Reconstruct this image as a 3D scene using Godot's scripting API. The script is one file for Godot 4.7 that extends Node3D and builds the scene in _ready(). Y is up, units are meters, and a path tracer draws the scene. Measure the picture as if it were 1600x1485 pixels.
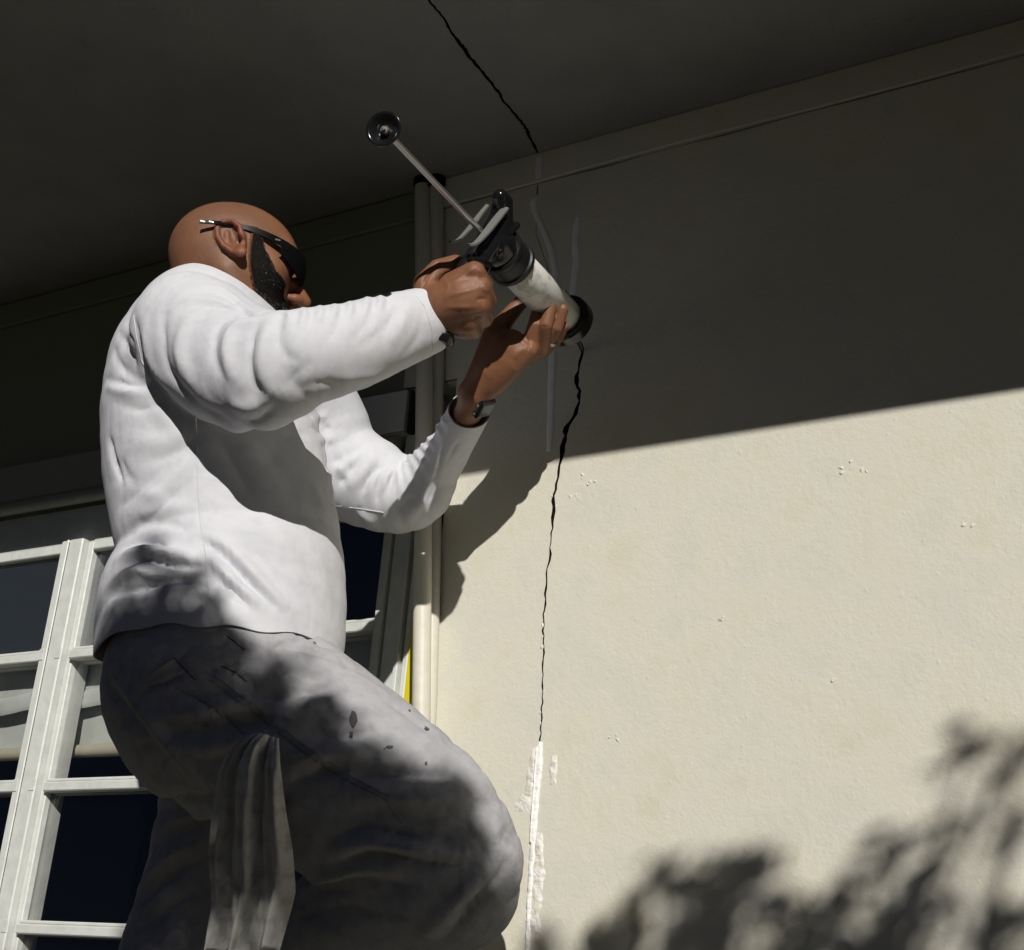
extends Node3D

const SHADE_DIR := Vector3(-0.70, -0.63, -1.0)   # the way the sunlight travels

var mats := {}
var taken := {}

func _ready() -> void:
	# ---- camera, sky, sun, exposure
	var cam := Camera3D.new()
	cam.name = "camera"
	cam.fov = 36.30
	cam.near = 0.05
	cam.far = 400.0
	add_child(cam)
	var fwd := Vector3(-0.4988, 0.3684, -0.7845)
	var up := Vector3(0.128, 0.927, 0.353)
	cam.transform = Transform3D(Basis.looking_at(fwd, up), Vector3(1.074, 1.6, 1.862))
	cam.current = true

	var env := Environment.new()
	env.background_mode = Environment.BG_SKY
	var sky_mat := ProceduralSkyMaterial.new()
	sky_mat.sky_top_color = Color(0.16, 0.30, 0.58)
	sky_mat.sky_horizon_color = Color(0.52, 0.62, 0.74)
	sky_mat.sky_curve = 0.12
	sky_mat.ground_bottom_color = Color(0.10, 0.10, 0.08)
	sky_mat.ground_horizon_color = Color(0.30, 0.31, 0.28)
	sky_mat.sun_angle_max = 1.0
	var sky := Sky.new()
	sky.sky_material = sky_mat
	env.sky = sky
	env.background_energy_multiplier = SKY_ENERGY
	env.tonemap_mode = Environment.TONE_MAPPER_LINEAR
	env.tonemap_exposure = EXPOSURE
	env.sdfgi_enabled = true
	env.ssao_enabled = true
	env.ssil_enabled = true
	var we := WorldEnvironment.new()
	we.name = "world_environment"
	we.environment = env
	add_child(we)

	var sun := DirectionalLight3D.new()
	sun.name = "sun"
	sun.light_energy = SUN_ENERGY
	sun.light_color = Color(1.0, 0.98, 0.95)
	sun.light_angular_distance = 0.5
	sun.shadow_enabled = true
	sun.transform = Transform3D(Basis.looking_at(SHADE_DIR.normalized(), Vector3.UP), Vector3(0, 6, 6))
	add_child(sun)

	make_materials()
	build_ground()
	build_house()
	build_window()
	build_pipes()
	build_person()
	build_gun()
	build_worn_things()
	build_ladder()
	build_tree()

const SUN_ENERGY := 1.32
const SKY_ENERGY := 0.13
const EXPOSURE := 1.0

# ------------------------------------------------------------------ naming and tagging
func numbered(called: String) -> String:
	if not taken.has(called):
		taken[called] = 0
		return called
	taken[called] += 1
	return "%s_%03d" % [called, taken[called]]

func tag(o: Node, label: String, category: String, group := "") -> Node:
	o.set_meta("label", label)
	o.set_meta("category", category)
	if group != "":
		o.set_meta("group", group)
	return o

func thing(called: String, label: String, category: String, at := Vector3.ZERO, group := "") -> Node3D:
	var o := Node3D.new()
	o.name = numbered(called)
	o.position = at
	add_child(o)
	tag(o, label, category, group)
	return o

func piece(called: String, mesh: Mesh, mat: Material, parent: Node3D = null) -> MeshInstance3D:
	var o := MeshInstance3D.new()
	o.mesh = mesh
	if mat:
		o.material_override = mat
	if parent == null:
		o.name = numbered(called)
		add_child(o)
	else:
		o.name = called
		parent.add_child(o, true)
	return o

# ------------------------------------------------------------------ mesh helpers
func start() -> SurfaceTool:
	var st := SurfaceTool.new()
	st.begin(Mesh.PRIMITIVE_TRIANGLES)
	return st

func finish(st: SurfaceTool) -> ArrayMesh:
	st.generate_normals()
	return st.commit()

# four corners, counter-clockwise seen from the front
func quad(st: SurfaceTool, a: Vector3, b: Vector3, c: Vector3, d: Vector3) -> void:
	for v in [a, c, b, a, d, c]:
		st.add_vertex(v)

# a box between two corners whose long edges carry a small chamfer
func box(st: SurfaceTool, lo: Vector3, hi: Vector3, bev := 0.0) -> void:
	st.set_smooth_group(-1)
	if bev <= 0.0:
		var p := []
		for i in 8:
			p.append(Vector3(hi.x if i & 1 else lo.x, hi.y if i & 2 else lo.y, hi.z if i & 4 else lo.z))
		quad(st, p[4], p[5], p[7], p[6])
		quad(st, p[1], p[0], p[2], p[3])
		quad(st, p[5], p[1], p[3], p[7])
		quad(st, p[0], p[4], p[6], p[2])
		quad(st, p[6], p[7], p[3], p[2])
		quad(st, p[0], p[1], p[5], p[4])
		return
	var c := (lo + hi) * 0.5
	var h := (hi - lo) * 0.5
	var faces := [[0, 1, 2], [1, 2, 0], [2, 0, 1]]
	for f in faces:
		for s in [-1.0, 1.0]:
			var n := Vector3.ZERO
			n[f[0]] = s
			var q := []
			for k in [[-1, -1], [1, -1], [1, 1], [-1, 1]]:
				var v := Vector3.ZERO
				v[f[0]] = s * h[f[0]]
				v[f[1]] = k[0] * (h[f[1]] - bev)
				v[f[2]] = k[1] * (h[f[2]] - bev)
				q.append(c + v)
			if s > 0:
				quad(st, q[0], q[1], q[2], q[3])
			else:
				quad(st, q[3], q[2], q[1], q[0])
	# chamfer strips
	for f in faces:
		for s1 in [-1.0, 1.0]:
			for s2 in [-1.0, 1.0]:
				var a0 := Vector3.ZERO; var a1 := Vector3.ZERO; var b0 := Vector3.ZERO; var b1 := Vector3.ZERO
				var l: float = h[f[0]] - bev
				a0[f[0]] = -l; a1[f[0]] = l; b0[f[0]] = -l; b1[f[0]] = l
				a0[f[1]] = s1 * h[f[1]]; a0[f[2]] = s2 * (h[f[2]] - bev)
				b0[f[1]] = s1 * (h[f[1]] - bev); b0[f[2]] = s2 * h[f[2]]
				a1[f[1]] = a0[f[1]]; a1[f[2]] = a0[f[2]]
				b1[f[1]] = b0[f[1]]; b1[f[2]] = b0[f[2]]
				if s1 * s2 > 0:
					quad(st, c + a0, c + a1, c + b1, c + b0)
				else:
					quad(st, c + b0, c + b1, c + a1, c + a0)
	for sx in [-1.0, 1.0]:
		for sy in [-1.0, 1.0]:
			for sz in [-1.0, 1.0]:
				var p0 := c + Vector3(sx * h.x, sy * (h.y - bev), sz * (h.z - bev))
				var p1 := c + Vector3(sx * (h.x - bev), sy * h.y, sz * (h.z - bev))
				var p2 := c + Vector3(sx * (h.x - bev), sy * (h.y - bev), sz * h.z)
				var t := [p0, p2, p1] if sx * sy * sz > 0 else [p0, p1, p2]
				for v in t:
					st.add_vertex(v)

func box_mesh(lo: Vector3, hi: Vector3, bev := 0.0) -> ArrayMesh:
	var st := start()
	box(st, lo, hi, bev)
	return finish(st)

# a tube along points with a radius each; closed at both ends
func tube(st: SurfaceTool, pts: Array, radii: Array, sides := 12, smooth := true, capped := true) -> void:
	st.set_smooth_group(0 if smooth else -1)
	var rings := []
	var side := Vector3.ZERO
	for i in pts.size():
		var t: Vector3 = (pts[mini(i + 1, pts.size() - 1)] - pts[maxi(i - 1, 0)])
		t = t.normalized()
		if side == Vector3.ZERO:
			side = t.cross(Vector3.UP if absf(t.y) < 0.9 else Vector3.RIGHT).normalized()
		side = (side - t * side.dot(t)).normalized()
		var other := t.cross(side)
		var ring := []
		for k in sides:
			var a := TAU * k / sides
			ring.append(pts[i] + (side * cos(a) + other * sin(a)) * radii[i])
		rings.append(ring)
	for i in rings.size() - 1:
		for k in sides:
			var k2 := (k + 1) % sides
			quad(st, rings[i][k], rings[i][k2], rings[i + 1][k2], rings[i + 1][k])
	if capped:
		st.set_smooth_group(-1)
		for k in sides:
			var k2 := (k + 1) % sides
			for v in [pts[0], rings[0][k], rings[0][k2]]:
				st.add_vertex(v)
			for v in [pts[-1], rings[-1][k2], rings[-1][k]]:
				st.add_vertex(v)

# a lathe: profile of (along, radius) pairs round an axis
func lathe(st: SurfaceTool, base: Vector3, axis: Vector3, profile: Array, sides := 40, sharp := false) -> void:
	var side := axis.cross(Vector3.UP if absf(axis.y) < 0.9 else Vector3.RIGHT).normalized()
	var other := axis.cross(side)
	for i in profile.size() - 1:
		var p: Vector2 = profile[i]
		var q: Vector2 = profile[i + 1]
		st.set_smooth_group(i + 1 if sharp else 0)
		for k in sides:
			var a := TAU * k / sides
			var b := TAU * (k + 1) / sides
			var da := side * cos(a) + other * sin(a)
			var db := side * cos(b) + other * sin(b)
			quad(st, base + axis * p.x + da * p.y, base + axis * p.x + db * p.y, base + axis * q.x + db * q.y, base + axis * q.x + da * q.y)

func spline(pts: Array, per := 4) -> Array:
	var out := []
	for i in pts.size() - 1:
		for k in per:
			var t := float(k) / per
			out.append(pts[i].cubic_interpolate(pts[i + 1], pts[maxi(i - 1, 0)], pts[mini(i + 2, pts.size() - 1)], t))
	out.append(pts[-1])
	return out

# ------------------------------------------------------------------ materials
func lin(r: float, g: float, b: float) -> Color:
	return Color(r, g, b).linear_to_srgb()

func matte(called: String, c: Color, rough := 0.8, spec := 0.5) -> StandardMaterial3D:
	var m := StandardMaterial3D.new()
	m.resource_name = called
	m.albedo_color = c
	m.roughness = rough
	m.metallic_specular = spec
	mats[called] = m
	return m

func noise(seed_: int, freq: float, octaves := 4, kind := FastNoiseLite.TYPE_SIMPLEX_SMOOTH) -> FastNoiseLite:
	var n := FastNoiseLite.new()
	n.seed = seed_
	n.noise_type = kind
	n.frequency = freq
	n.fractal_octaves = octaves
	return n

func noise_tex(n: FastNoiseLite, size := 512, ramp: Array = [], normal := false, bump := 4.0) -> NoiseTexture2D:
	var t := NoiseTexture2D.new()
	t.width = size
	t.height = size
	t.seamless = true
	t.noise = n
	t.as_normal_map = normal
	t.bump_strength = bump
	if ramp.size():
		var g := Gradient.new()
		var off := PackedFloat32Array()
		var col := PackedColorArray()
		for r in ramp:
			off.append(r[0])
			col.append(r[1])
		g.offsets = off
		g.colors = col
		t.color_ramp = g
	return t

func triplanar(m: StandardMaterial3D, scale: float) -> void:
	m.uv1_triplanar = true
	m.uv1_world_triplanar = true
	m.uv1_scale = Vector3.ONE * scale

# a seamless height picture of brushed paint over render: orange-peel, drops, drips and a few scabs
func render_heights(size: int, seed_: int, scabs: int, fine: float) -> Image:
	var h := PackedFloat32Array()
	h.resize(size * size)
	var n1 := noise(seed_, 0.055, 3).get_seamless_image(size, size)
	var n2 := noise(seed_ + 1, 0.16, 2).get_seamless_image(size, size)
	var n3 := noise(seed_ + 2, 0.012, 3).get_seamless_image(size, size)
	for y in size:
		for x in size:
			h[y * size + x] = 0.45 + fine * ((n1.get_pixel(x, y).r - 0.5) * 0.32 + (n2.get_pixel(x, y).r - 0.5) * 0.20) + (n3.get_pixel(x, y).r - 0.5) * 0.25
	var rng := RandomNumberGenerator.new()
	rng.seed = seed_ * 77 + 5
	for i in scabs:
		var cx := rng.randi() % size
		var cy := rng.randi() % size
		var r := rng.randf_range(0.9, 2.6)
		var tall := rng.randf_range(0.7, 2.0)
		var amp := rng.randf_range(0.12, 0.42)
		var slant := rng.randf_range(-0.8, 0.8)
		var reach := int(r * tall * 2.0) + 2
		for dy in range(-reach, reach + 1):
			for dx in range(-reach, reach + 1):
				var u := (dx + dy * slant * 0.4) / r
				var v := dy / (r * tall)
				var e := exp(-(u * u + v * v) * 1.4)
				if e > 0.02:
					var at := posmod(cy + dy, size) * size + posmod(cx + dx, size)
					h[at] += amp * e
	var im := Image.create(size, size, false, Image.FORMAT_RGBA8)
	for y in size:
		for x in size:
			var v := clampf(h[y * size + x], 0.0, 1.0)
			im.set_pixel(x, y, Color(v, v, v))
	return im

func make_materials() -> void:
	# painted render of the wall
	var wall := matte("wall_paint", Color.WHITE, 0.62, 0.4)
	wall.albedo_texture = noise_tex(noise(11, 0.006, 5), 1024, [[0.0, lin(0.61, 0.585, 0.47)], [0.35, lin(0.645, 0.622, 0.525)], [0.6, lin(0.635, 0.617, 0.535)], [0.8, lin(0.615, 0.60, 0.53)], [1.0, lin(0.63, 0.62, 0.545)]])
	var bumps := render_heights(1024, 21, 300, 1.0)
	bumps.bump_map_to_normal_map(5.0)
	wall.normal_enabled = true
	wall.normal_texture = ImageTexture.create_from_image(bumps)
	wall.normal_scale = 0.26
	triplanar(wall, 1.1)
	# underside of the eave: grey white paint with trowel waves
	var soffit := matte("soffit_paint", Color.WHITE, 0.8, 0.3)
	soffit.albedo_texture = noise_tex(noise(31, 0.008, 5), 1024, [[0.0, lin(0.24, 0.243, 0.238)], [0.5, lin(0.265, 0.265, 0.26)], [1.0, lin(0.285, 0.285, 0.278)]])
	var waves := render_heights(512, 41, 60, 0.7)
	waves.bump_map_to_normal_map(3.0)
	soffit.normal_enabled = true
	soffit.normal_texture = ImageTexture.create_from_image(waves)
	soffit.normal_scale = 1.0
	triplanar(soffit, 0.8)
	var band := wall.duplicate()
	mats["band_paint"] = band
	# gun-grade filler and streaks
	var filler := matte("filler_white", lin(0.80, 0.80, 0.78), 0.55)
	filler.normal_enabled = true
	filler.normal_texture = noise_tex(noise(51, 0.03, 4), 256, [], true, 5.0)
	triplanar(filler, 8.0)
	var smear := matte("filler_smear", Color.WHITE, 0.7)
	smear.albedo_texture = noise_tex(noise(52, 0.02, 4), 256, [[0.3, lin(0.63, 0.60, 0.50)], [0.6, lin(0.74, 0.73, 0.70)]])
	smear.normal_enabled = true
	smear.normal_texture = filler.normal_texture
	triplanar(smear, 9.0)
	var old := matte("filler_old", Color.WHITE, 0.8)
	old.albedo_texture = noise_tex(noise(53, 0.02, 4), 256, [[0.2, lin(0.78, 0.78, 0.80)], [0.8, lin(0.86, 0.86, 0.88)]])
	triplanar(old, 6.0)
	matte("crack_dark", lin(0.015, 0.014, 0.013), 0.95, 0.1)
	matte("joint_shade", lin(0.24, 0.225, 0.19), 0.95, 0.1)
	matte("crack_side", lin(0.36, 0.33, 0.26), 0.95, 0.2)
	# window
	var wood := matte("window_paint", Color.WHITE, 0.45)
	wood.albedo_texture = noise_tex(noise(61, 0.02, 4), 512, [[0.0, lin(0.56, 0.58, 0.55)], [0.5, lin(0.62, 0.64, 0.61)], [1.0, lin(0.66, 0.68, 0.65)]])
	wood.normal_enabled = true
	wood.normal_texture = noise_tex(noise(62, 0.02, 3), 512, [], true, 2.0)
	wood.normal_scale = 0.5
	triplanar(wood, 2.0)
	var hood := matte("hood_paint", lin(0.36, 0.36, 0.32), 0.6)
	hood.normal_enabled = true
	hood.normal_texture = wood.normal_texture
	triplanar(hood, 2.0)
	var glass := matte("window_glass", Color(0.05, 0.06, 0.07, 0.10), 0.02)
	glass.transparency = BaseMaterial3D.TRANSPARENCY_ALPHA
	var sky_glass := matte("window_glass_sky", Color(0.30, 0.33, 0.36, 0.22), 0.04)  # top panes: blue-grey in the colour stands in for reflected sky
	sky_glass.transparency = BaseMaterial3D.TRANSPARENCY_ALPHA
	var blind := matte("blind_cloth", Color.WHITE, 0.9, 0.2)
	blind.albedo_texture = noise_tex(noise(65, 0.012, 4), 512, [[0.2, lin(0.54, 0.57, 0.53)], [0.8, lin(0.66, 0.69, 0.65)]])
	triplanar(blind, 1.3)
	matte("blind_hem", lin(0.50, 0.47, 0.36), 0.8)
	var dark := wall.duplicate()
	dark.albedo_color = Color(0.66, 0.69, 0.65)  # same wall paint, its colour darkened to deepen the shade above the window
	mats["wall_paint_shaded"] = dark
	matte("slat_paint", lin(0.66, 0.67, 0.65), 0.6)
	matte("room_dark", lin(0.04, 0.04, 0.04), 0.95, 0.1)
	var pipe := matte("pipe_paint", Color.WHITE, 0.5)
	pipe.albedo_texture = noise_tex(noise(66, 0.01, 4), 512, [[0.0, lin(0.58, 0.56, 0.47)], [0.6, lin(0.63, 0.61, 0.52)], [1.0, lin(0.55, 0.53, 0.43)]])
	pipe.normal_enabled = true
	pipe.normal_texture = noise_tex(noise(67, 0.03, 3), 512, [], true, 2.0)
	pipe.normal_scale = 0.4
	triplanar(pipe, 2.5)
	matte("yellow_paint", lin(0.66, 0.56, 0.01), 0.5)
	# ground and tree
	var lawn := matte("lawn", Color.WHITE, 0.95, 0.1)
	lawn.albedo_texture = noise_tex(noise(71, 0.03, 5), 512, [[0.2, lin(0.036, 0.033, 0.024)], [0.8, lin(0.066, 0.061, 0.044)]])
	triplanar(lawn, 0.35)
	matte("tree_bark", lin(0.10, 0.075, 0.05), 0.9, 0.2)
	var leaf := matte("leaf_green", lin(0.05, 0.09, 0.03), 0.5)
	leaf.cull_mode = BaseMaterial3D.CULL_DISABLED
	leaf.backlight_enabled = true
	leaf.backlight = lin(0.03, 0.05, 0.01)
	# the man
	var skin := matte("skin", lin(0.215, 0.096, 0.050), 0.50, 0.45)
	skin.vertex_color_use_as_albedo = true
	skin.normal_enabled = true
	skin.normal_texture = noise_tex(noise(81, 0.09, 3), 512, [], true, 3.0)
	skin.normal_scale = 0.9
	skin.roughness_texture = noise_tex(noise(82, 0.05, 4), 512, [[0.2, Color(0.75, 0.75, 0.75)], [0.8, Color(1.25, 1.25, 1.25)]])
	triplanar(skin, 14.0)
	var shirt := matte("shirt_cloth", Color.WHITE, 0.85, 0.3)
	shirt.albedo_texture = noise_tex(noise(84, 0.01, 4), 512, [[0.15, lin(0.57, 0.578, 0.62)], [0.5, lin(0.61, 0.62, 0.665)], [0.9, lin(0.625, 0.63, 0.66)]])
	shirt.normal_enabled = true
	shirt.normal_texture = weave(256, 86, 5.0)
	shirt.normal_scale = 0.30
	triplanar(shirt, 8.0)
	shirt.cull_mode = BaseMaterial3D.CULL_DISABLED
	var trs := matte("trouser_cloth", Color.WHITE, 0.9, 0.2)
	trs.albedo_texture = noise_tex(noise(85, 0.012, 5), 512, [[0.1, lin(0.31, 0.31, 0.33)], [0.45, lin(0.37, 0.372, 0.395)], [0.75, lin(0.41, 0.41, 0.425)], [1.0, lin(0.34, 0.335, 0.335)]])
	trs.normal_enabled = true
	trs.normal_texture = weave(256, 87, 8.0)
	trs.normal_scale = 0.5
	triplanar(trs, 7.0)
	matte("paint_spot", lin(0.09, 0.085, 0.095), 0.85)
	var rag := matte("rag_cloth", Color.WHITE, 0.95, 0.1)
	rag.albedo_texture = noise_tex(noise(88, 0.015, 5), 512, [[0.1, lin(0.40, 0.39, 0.36)], [0.45, lin(0.64, 0.635, 0.60)], [0.8, lin(0.70, 0.695, 0.67)], [1.0, lin(0.46, 0.45, 0.42)]])
	rag.cull_mode = BaseMaterial3D.CULL_DISABLED
	rag.normal_enabled = true
	rag.normal_texture = trs.normal_texture
	rag.normal_scale = 0.9
	triplanar(rag, 4.0)
	var beard := matte("beard", Color.WHITE, 0.9, 0.12)
	beard.vertex_color_use_as_albedo = true
	beard.cull_mode = BaseMaterial3D.CULL_DISABLED
	matte("seam_shirt", lin(0.60, 0.61, 0.65), 0.9, 0.2)
	matte("seam_trousers", lin(0.27, 0.265, 0.27), 0.9, 0.2)
	matte("ladder_metal", lin(0.45, 0.46, 0.47), 0.4)
	matte("boot_leather", lin(0.05, 0.035, 0.025), 0.6)
	trs.cull_mode = BaseMaterial3D.CULL_DISABLED
	# gun and worn things
	matte("gun_black", lin(0.008, 0.008, 0.009), 0.16, 0.5)
	matte("gun_rubber", lin(0.010, 0.010, 0.012), 0.42, 0.4)
	var bw := matte("barrel_white", Color.WHITE, 0.42)
	bw.albedo_texture = barrel_dirt()
	triplanar(bw, 7.0)
	bw.uv1_world_triplanar = false
	var bs := matte("bright_steel", lin(0.34, 0.35, 0.34), 0.38)
	bs.metallic = 0.6
	var rs := matte("rod_steel", lin(0.36, 0.35, 0.33), 0.38)
	rs.metallic = 0.85
	matte("lens_black", lin(0.006, 0.006, 0.007), 0.3, 0.12)
	matte("watch_dial", lin(0.05, 0.06, 0.07), 0.1, 0.5)

# fine cloth: crossing threads over soft creasing
func weave(size: int, seed_: int, bump: float) -> ImageTexture:
	var n := noise(seed_, 0.02, 4).get_seamless_image(size, size)
	var im := Image.create(size, size, false, Image.FORMAT_RGBA8)
	for y in size:
		for x in size:
			var v := 0.5 + 0.05 * sin(TAU * x / 4.0) * sin(TAU * y / 4.0) + (n.get_pixel(x, y).r - 0.5) * 0.7
			im.set_pixel(x, y, Color(v, v, v))
	im.bump_map_to_normal_map(bump)
	return ImageTexture.create_from_image(im)

# scuffed white plastic: grey handling marks, dark smudges and scratches
func barrel_dirt() -> ImageTexture:
	var size := 256
	var a := noise(91, 0.016, 4).get_seamless_image(size, size)
	var b := noise(92, 0.05, 3).get_seamless_image(size, size)
	var c := noise(93, 0.03, 2, FastNoiseLite.TYPE_CELLULAR).get_seamless_image(size, size)
	var im := Image.create(size, size, false, Image.FORMAT_RGB8)
	for y in size:
		for x in size:
			var d := smoothstep(0.50, 0.78, a.get_pixel(x, y).r) * 0.45 + smoothstep(0.62, 0.85, b.get_pixel(x, y).r) * smoothstep(0.4, 0.6, a.get_pixel(x, y).r) * 0.55
			d = clampf(d + 0.06 * c.get_pixel(x, y).r, 0, 0.85)
			var k := lerpf(0.70, 0.12, d)
			im.set_pixel(x, y, lin(k, k * 0.985, k * 0.92))
	return ImageTexture.create_from_image(im)

# ------------------------------------------------------------------ ground and house
func build_ground() -> void:
	var st := start()
	var n := 24
	for i in n:
		for k in n:
			var x0 := -60.0 + 120.0 * i / n
			var z0 := -60.0 + 120.0 * k / n
			var s := 120.0 / n
			quad(st, Vector3(x0, 0, z0 + s), Vector3(x0 + s, 0, z0 + s), Vector3(x0 + s, 0, z0), Vector3(x0, 0, z0))
	var g := piece("ground", finish(st), mats.lawn)
	g.set_meta("kind", "structure")

const WALL_LEFT := -0.238
const WALL_TOP_LEFT := -0.352   # above the window the wall runs on behind the pipes
const WALL_RIGHT := 4.2
const SOFFIT_Y := 3.095
const EAVE := 0.966

# the crack down the wall from the top band to the filled part: x, y, half width
func crack_line() -> Array:
	var raw := [[-0.106, 3.03, 0.0012], [-0.104, 2.98, 0.0006], [-0.101, 2.93, 0.0005], [-0.074, 2.86, 0.0005], [-0.048, 2.79, 0.0006], [-0.026, 2.735, 0.001],
		[0.008, 2.690, 0.0022], [0.004, 2.655, 0.0024], [-0.001, 2.625, 0.0036], [0.006, 2.606, 0.0032], [0.009, 2.588, 0.0026], [0.002, 2.565, 0.0032], [-0.011, 2.546, 0.0044], [-0.016, 2.522, 0.0042],
		[-0.018, 2.502, 0.0036], [-0.021, 2.478, 0.0030], [-0.023, 2.458, 0.0026], [-0.026, 2.437, 0.0026], [-0.029, 2.418, 0.0032], [-0.025, 2.400, 0.0034], [-0.027, 2.372, 0.0016],
		[-0.028, 2.340, 0.0014], [-0.0275, 2.318, 0.0020], [-0.031, 2.305, 0.0014], [-0.030, 2.255, 0.0016], [-0.031, 2.222, 0.0012], [-0.0265, 2.160, 0.0014], [-0.0235, 2.100, 0.0013], [-0.022, 2.060, 0.0010], [-0.0215, 2.028, 0.0012],
		[-0.020, 1.95, 0.0006], [-0.018, 1.80, 0.0006], [-0.016, 1.60, 0.0006], [-0.014, 1.2, 0.0005], [-0.012, 0.6, 0.0005], [-0.01, 0.0, 0.0005]]
	var rng := RandomNumberGenerator.new()
	rng.seed = 404
	var out := []
	for i in raw.size() - 1:
		var a: Array = raw[i]
		var b: Array = raw[i + 1]
		var steps := maxi(1, int((a[1] - b[1]) / 0.008)) if a[1] > 2.0 else 2
		for k in steps:
			var t := float(k) / steps
			var j := 1.0 if i > 5 and i < 30 else 0.3
			out.append(Vector3(lerpf(a[0], b[0], t) + rng.randf_range(-0.0016, 0.0016) * j, lerpf(a[1], b[1], t), maxf(0.0004, lerpf(a[2], b[2], t) * rng.randf_range(0.55, 1.4))))
	out.append(Vector3(raw[-1][0], raw[-1][1], raw[-1][2]))
	return out

func build_house() -> void:
	var house := thing("house", "cream rendered house wall under a deep grey eave, cracked from top to bottom", "house")
	var crack := crack_line()
	var rng := RandomNumberGenerator.new()
	rng.seed = 12
	# the wall: two sheets that meet at the open crack, with the crack's broken sides
	var st := start()
	st.set_smooth_group(-1)
	var deep := -0.022
	var lip := 0.0012
	for i in crack.size() - 1:
		var a: Vector3 = crack[i]
		var b: Vector3 = crack[i + 1]
		var al := Vector3(a.x - a.z, a.y, 0); var ar := Vector3(a.x + a.z, a.y, 0)
		var bl := Vector3(b.x - b.z, b.y, 0); var br := Vector3(b.x + b.z, b.y, 0)
		var left := WALL_TOP_LEFT if b.y > 2.669 else WALL_LEFT
		quad(st, Vector3(left, b.y, 0), bl, al, Vector3(left, a.y, 0))
		quad(st, br, Vector3(0.5, b.y, 0), Vector3(0.5, a.y, 0), ar)
		quad(st, Vector3(0.5, b.y, 0), Vector3(WALL_RIGHT, b.y, 0), Vector3(WALL_RIGHT, a.y, 0), Vector3(0.5, a.y, 0))
	# wall end towards the window, the back and the top
	quad(st, Vector3(WALL_LEFT, 0, -0.25), Vector3(WALL_LEFT, 0, 0), Vector3(WALL_LEFT, SOFFIT_Y, 0), Vector3(WALL_LEFT, SOFFIT_Y, -0.25))
	quad(st, Vector3(WALL_RIGHT, 0, -0.25), Vector3(WALL_LEFT, 0, -0.25), Vector3(WALL_LEFT, SOFFIT_Y, -0.25), Vector3(WALL_RIGHT, SOFFIT_Y, -0.25))
	quad(st, Vector3(WALL_RIGHT, 0, 0), Vector3(WALL_RIGHT, 0, -0.25), Vector3(WALL_RIGHT, SOFFIT_Y, -0.25), Vector3(WALL_RIGHT, SOFFIT_Y, 0))
	quad(st, Vector3(WALL_TOP_LEFT, 3.03, 0), Vector3(WALL_RIGHT, 3.03, 0), Vector3(WALL_RIGHT, SOFFIT_Y, 0), Vector3(WALL_TOP_LEFT, SOFFIT_Y, 0))
	quad(st, Vector3(WALL_TOP_LEFT, 2.6695, -0.2), Vector3(WALL_TOP_LEFT, 2.6695, 0), Vector3(WALL_TOP_LEFT, SOFFIT_Y, 0), Vector3(WALL_TOP_LEFT, SOFFIT_Y, -0.2))
	quad(st, Vector3(WALL_TOP_LEFT, 2.6695, -0.2), Vector3(WALL_LEFT, 2.6695, -0.2), Vector3(WALL_LEFT, 2.6695, 0), Vector3(WALL_TOP_LEFT, 2.6695, 0))
	var wall := piece("wall", finish(st), mats.wall_paint, house)
	# inside of the crack
	var si := start()
	si.set_smooth_group(-1)
	for i in crack.size() - 1:
		var a: Vector3 = crack[i]
		var b: Vector3 = crack[i + 1]
		var d := Vector3(0, 0, deep)
		var al := Vector3(a.x - a.z, a.y, 0); var ar := Vector3(a.x + a.z, a.y, 0)
		var bl := Vector3(b.x - b.z, b.y, 0); var br := Vector3(b.x + b.z, b.y, 0)
		quad(si, bl, bl + d, al + d, al)
		quad(si, br + d, br, ar, ar + d)
		quad(si, bl + d, br + d, ar + d, al + d)
	var open_crack := piece("crack", finish(si), mats.crack_dark, wall)
	open_crack.set_meta("label", "dark open crack in the render")
	# wall above and left of the window, set a little back behind the pipes
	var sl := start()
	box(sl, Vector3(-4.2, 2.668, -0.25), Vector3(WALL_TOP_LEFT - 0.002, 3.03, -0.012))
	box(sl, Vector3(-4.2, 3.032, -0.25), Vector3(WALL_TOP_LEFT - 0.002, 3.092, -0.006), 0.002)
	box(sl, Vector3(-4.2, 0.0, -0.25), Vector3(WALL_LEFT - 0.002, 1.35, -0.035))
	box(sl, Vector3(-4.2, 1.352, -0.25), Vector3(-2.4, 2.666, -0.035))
	piece("wall", finish(sl), mats.wall_paint_shaded, house).set_meta("label", "wall above the window, coloured darker for its deep shade")
	# plaster band along the top of the wall
	var sb := start()
	sb.set_smooth_group(-1)
	var segs := 70
	var last_y := 0.0
	for i in segs:
		var x0 := lerpf(WALL_TOP_LEFT + 0.001, WALL_RIGHT - 0.001, float(i) / segs)
		var x1 := lerpf(WALL_TOP_LEFT + 0.001, WALL_RIGHT - 0.001, float(i + 1) / segs)
		var y0 := 3.036 + last_y
		last_y = 0.002 * sin(x1 * 9.0) + rng.randf_range(-0.0006, 0.0006)
		var y1 := 3.036 + last_y
		var z := 0.006
		quad(sb, Vector3(x0, y0 + 0.001, z), Vector3(x1, y1 + 0.001, z), Vector3(x1, 3.0935, z), Vector3(x0, 3.0935, z))
		quad(sb, Vector3(x0, y0, z - 0.001), Vector3(x1, y1, z - 0.001), Vector3(x1, y1 + 0.001, z), Vector3(x0, y0 + 0.001, z))
		quad(sb, Vector3(x0, y0, 0.001), Vector3(x1, y1, 0.001), Vector3(x1, y1, z - 0.001), Vector3(x0, y0, z - 0.001))
	var band := piece("wall_band", finish(sb), mats.band_paint, house)
	var sj := start()
	sj.set_smooth_group(-1)
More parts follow.
